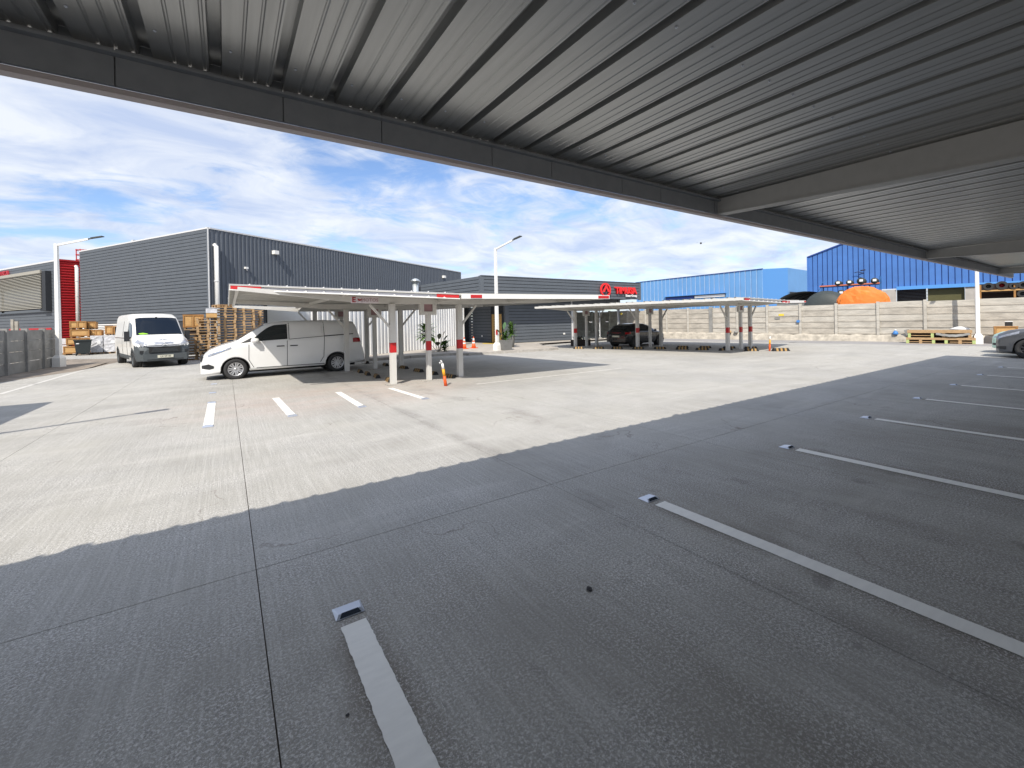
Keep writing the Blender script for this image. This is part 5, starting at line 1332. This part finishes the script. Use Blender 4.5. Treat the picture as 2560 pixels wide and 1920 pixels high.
def broad(x, y, z, leaves, m, seed, label, pot=None, name='broadleaf_plant'):
    rnd = random.Random(seed); t = thing(name, label, 'plant', (x, y, z)); st = MB(); b = MB(); zb = 0
    if pot:
        pw, ph, sq = pot; q = MB(); q.add([(sx * pw * .45, s2 * pw * .42, 0) for sx, s2 in ((-1, -1), (1, -1), (1, 1), (-1, 1))] + [(sx * pw * .5, s2 * pw * .5, ph) for sx, s2 in ((-1, -1), (1, -1), (1, 1), (-1, 1))], [(0, 1, 5, 4), (1, 2, 6, 5), (2, 3, 7, 6), (3, 0, 4, 7), (4, 5, 6, 7)], M_pot); q.build('pot', t); zb = ph
    for (dx, dy, hh, ln, wd, mm) in leaves:
        a = Vector((dx * .7, dy * .7, zb + hh)); st.tube([(dx * .1, dy * .1, zb), (dx * .45, dy * .45, zb + hh * .6), a], .012, M_stem, 5)
        leaf(b, a, (dx, dy, .9 if hh > .5 else .5), ln, wd, mm or m, droop=.35, rnd=rnd)
    st.build('stem', t); b.build('foliage', t); return t
bushy(9.35, 22.7, .13, 1.55, .46, 150, M_leaf, 1, 'tall leafy shrub against the zinc wall behind the carport posts', lw=.15, ll=.56, trunk=.42, name='shrub')
broad(9.85, 22.3, .13, [(-.35, -.1, .55, .5, .3, None), (.3, -.2, .85, .55, .32, M_leafd), (.5, 0, .6, .55, .28, M_leafd), (-.15, -.3, .35, .45, .28, M_leafd), (.1, -.3, .3, .4, .24, None), (.65, .1, .45, .55, .2, None), (-.5, .1, .35, .45, .24, None), (0, -.2, .7, .5, .28, M_leafd), (.4, -.3, .4, .5, .26, None)], M_leaf, 2, 'broadleaf plant with bronze leaves in the bed by the zinc wall')
bushy(10.15, 22.1, .13, .6, .36, 110, M_leaf, 3, 'low bright green plant at the foot of the broadleaf plant', lw=.11, ll=.32, trunk=.1, name='shrub')
bushy(13.05, 20.35, .12, .42, .44, 130, M_leaf, 4, 'bushy plant in the square grey planter beside the lamp post', lw=.10, ll=.30, trunk=.1, pot=(.62, .58, True))
broad(12.9, 20.4, .7, [(.15, .0, .6, .62, .34, M_leaf2), (-.35, -.1, .42, .40, .16, None), (.4, .0, .45, .4, .1, M_leafd), (-.2, -.1, .25, .3, .14, M_leafd)], M_leaf, 5, 'upright pale paddle leaf plant rising from the square planter')
bushy(14.75, 22.3, .12, .85, .40, 190, M_leaf, 6, 'spiky green plant in the round grey pot by the charcoal wall', lw=.075, ll=.42, trunk=.1, pot=(.46, .66, False), up=.9)
bushy(28.6, 23.5, .0, .6, .5, 46, M_leaf2, 9, 'spiky yucca before the concrete wall, behind the black hatchback', lw=.05, ll=.75, trunk=.75, name='yucca', up=1.0)
t = thing('long_planter', 'long dark planter with small plants under the far carport', 'planter', (19.7, 21.4, .0), R(-10))
b = MB(); b.box(-.65, .65, -.2, .2, 0, .42, M_potd); b.build('trough', t)
b = MB(); rnd = random.Random(4)
for k in range(40): a = rnd.uniform(0, 2 * PI); leaf(b, (rnd.uniform(-.55, .1), 0, .42), (math.cos(a) * .5, math.sin(a) * .5, 1), rnd.uniform(.2, .45), .08, M_leafd, rnd=rnd)
for k in range(8): a = rnd.uniform(0, 2 * PI); leaf(b, (.5, 0, .42), (math.cos(a) * .15, math.sin(a) * .15, 1), rnd.uniform(.4, .75), .1, M_leafd, droop=.05, rnd=rnd)
b.build('foliage', t)
# greenery seen through the people carrier and behind the left fence
bushy(-9.5, 28.2, 0, 2.7, .45, 130, M_leaf, 12, 'straggly green bush poking above the left fence', lw=.10, ll=.38, trunk=.62, name='bush')

# ------------------------------------------------------------------ things along the boundary wall
def PW(s, off): p = W0 + WD_ * s; return Vector((p.x - .977 * off, p.y - .215 * off, 0))
def bench():
    t = thing('pallet_bench', 'bench of pine pallets with green blocks below the concrete wall', 'bench', PW(-2.72, 1.1), WANG)
    b = MB()
    for z0, L_, g_ in ((0, 2.75, True), (.40, 2.65, False)):
        zz = z0
        pass
    greens = mat('pale_green_paint', (.42, .50, .20), .75, var=.2, vs=8)
    W2, D2 = 2.75, .8
    blocks = [(.0, greens), (.52, M_wood), (1.05, greens), (1.55, greens), (2.08, M_wood), (2.62, greens)]
    b.box(.02, W2 - .02, .1, .14, .02, .29, M_inside); b.box(0, W2, 0, D2, .30, .34, M_wood); b.box(-.0, W2, D2 - .03, D2, .22, .30, M_wood); b.build('lower_deck', t)  # dark inner board stands in for the shadow below the deck
    for a, m_ in blocks:
        q = MB(); q.box(a, a + .13, D2 - .14, D2 - .01, .0, .219, m_); q.box(a, a + .13, .02, .15, 0, .219, m_); q.build('block', t)
    q = MB(); q.box(0, .98, D2 - .1, D2 - .02, .09, .125, M_wood); q.box(1.6, W2, D2 - .1, D2 - .02, .09, .125, M_wood); q.box(0, W2, D2 - .1, D2, 0, .02, M_wood); q.build('board', t)
    q = MB(); q.box(.12, W2 - .05, .1, D2 - .05, .72, .76, M_wood); q.box(.12, W2 - .05, D2 - .08, D2 - .05, .60, .719, M_wood); q.box(.14, W2 - .06, .1, .14, .34, .71, M_inside); q.build('upper_deck', t)  # the dark board here is painted shadow between the decks
    for a, m_ in ((.15, M_wood), (1.15, M_wood), (1.6, greens), (2.55, greens)):
        q = MB(); q.box(a, a + .12, D2 - .18, D2 - .055, .341, .579, m_); q.build('block', t)
    q = MB(); q.box(1.65, W2 - .1, D2 - .12, D2 - .06, .44, .475, M_wood); q.build('board', t)
    return t
bench()
b = MB(); base = PW(-2.3, .55)
q = []; rnd = random.Random(8)
b.lathe([(.30, 0), (.27, .06), (.14, .13), (.05, .17)], M_sgw, 9, T=Matrix.Translation((0, 0, 0)) @ Matrix.Scale(1.5, 4, (0, 1, 0)))
o = b.build('white_sack'); o.location = base + Vector((-.1, .1, .762)); tag(o, 'crumpled white sack lying on the pallet bench', 'sack')
b = MB(); vs = []
for k in range(11):
    f = k / 10; zz = -.10 * math.sin(PI * f) + .05 * (k % 2) * .3
    vs += [(f * 1.3, 0, .02 + zz), (f * 1.3, .05, -.10 + zz * 1.1)]
b.add(vs, [(2 * k, 2 * k + 1, 2 * k + 3, 2 * k + 2) for k in range(10)], M_wallg); o = b.build('plastic_sheet'); o.location = PW(-2.5, 1.93) + Vector((0, 0, .60)); o.rotation_euler = (0, 0, WANG); tag(o, 'torn grey plastic sheet sagging from the bench front', 'plastic sheet')
cb = cabinet(-.42, .42, -.3, .3, 0, .86, 'orange-brown wooden cupboard between the lamp post and grey car', 1, group=None, cat='cupboard'); cb.location = PW(-3.85, .85) + Vector((0, 0, .09)); cb.rotation_euler = (0, 0, WANG - PI)
cb.name = 'cupboard'
b = MB(); b.box(-.13, .13, -.1, .1, 0, .22, M_black); b.box(-.14, .14, -.11, .11, .221, .25, M_paper); o = b.build('small_box'); o.location = PW(-3.98, .8) + Vector((0, 0, .956)); o.rotation_euler = (0, 0, WANG); tag(o, 'small black box with white lid on the wooden cupboard', 'box')
t = thing('blue_sack', 'blue plastic sack against the foot of the concrete wall', 'sack', PW(.55, .25) + Vector((0, 0, .44)), 0); t.scale = (.72, .72, .72)
b = MB(); b.lathe([(.17, 0), (.20, .1), (.14, .26), (.05, .34)], M_blueb, 9); b.build('body', t); b = MB(); b.lathe([(.06, .33), (.10, .42), (.03, .45)], M_sgw, 7); b.build('knot', t)
b = MB(); b.box(-.12, .12, -.05, .05, 0, .35, M_wallg); o = b.build('leaning_tile'); o.location = PW(-.05, .3) + Vector((0, 0, .42)); o.rotation_euler = (0, R(18), WANG); tag(o, 'small dark tile leaning on the wall next to the blue sack', 'tile')
b = MB(); b.box(-.09, .09, 0, .06, 0, .16, M_blueb); o = b.build('blue_box'); o.location = PW(5.62, .12) + Vector((0, 0, 1.25)); o.rotation_euler = (0, 0, WANG); tag(o, 'little blue box fixed to a concrete wall post', 'junction box')
b = MB(); b.lathe([(.10, 0), (.12, .08), (.08, .14)], M_ylw, 9); o = b.build('yellow_bucket'); o.location = (29.35, 22.6, .48); tag(o, 'small yellow bucket on the wall foot beside the yucca', 'bucket')
t = thing('white_pallet_stand', 'grey-green and tan rubble sacks at the wall foot behind the far posts', 'sacks', PW(9.6, .3) + Vector((0, 0, .5)), 0)
b = MB(); b.lathe([(.14, 0), (.16, .1), (.08, .17)], M_wallg, 8); b.build('green_sack', t); b = MB(); b.lathe([(.14, 0), (.16, .12), (.08, .2)], M_wood, 8, T=Matrix.Translation((-.1, .45, 0))); b.build('tan_sack', t)
t.name = 'rubble_sacks'
# stones on the paving
def stone(x, y, r_, label, seed):
    rnd = random.Random(seed); bm = bmesh.new(); bmesh.ops.create_icosphere(bm, subdivisions=2, radius=r_)
    for v in bm.verts: v.co *= rnd.uniform(.72, 1.2); v.co.z *= .55
    me = bpy.data.meshes.new('stone'); bm.to_mesh(me); bm.free(); me.materials.append(M_stone)
    inst(me, 'stone', (x, y, r_ * .4), seed, label=label, cat='stone', group='dark crumbs on the paving')
stone(1.92, 2.05, .021, 'larger dark crumb lying alone on the shaded paving', 1)
stone(.42, 2.02, .008, 'tiny dark crumb beside the foreground white line', 3)
# bird
t = thing('bird', 'small dark bird gliding in the sky above the far carport', 'bird', (.922 * 36, .588 * 36, CAMH + .172 * 36), R(30))
b = MB(); b.lathe([(.01, -.2), (.07, -.08), (.08, .05), (.04, .17), (.01, .24)], M_bird, 8, T=Matrix.Rotation(PI / 2, 4, 'Y')); b.build('body', t)
for s in (-1, 1):
    b = MB(); b.add([(.08, s * .04, .02), (.10, s * .32, .10), (.0, s * .62, .04), (-.06, s * .34, .07), (-.08, s * .04, .0)], [(0, 1, 3, 4), (1, 2, 3)], M_bird); b.build('wing', t)
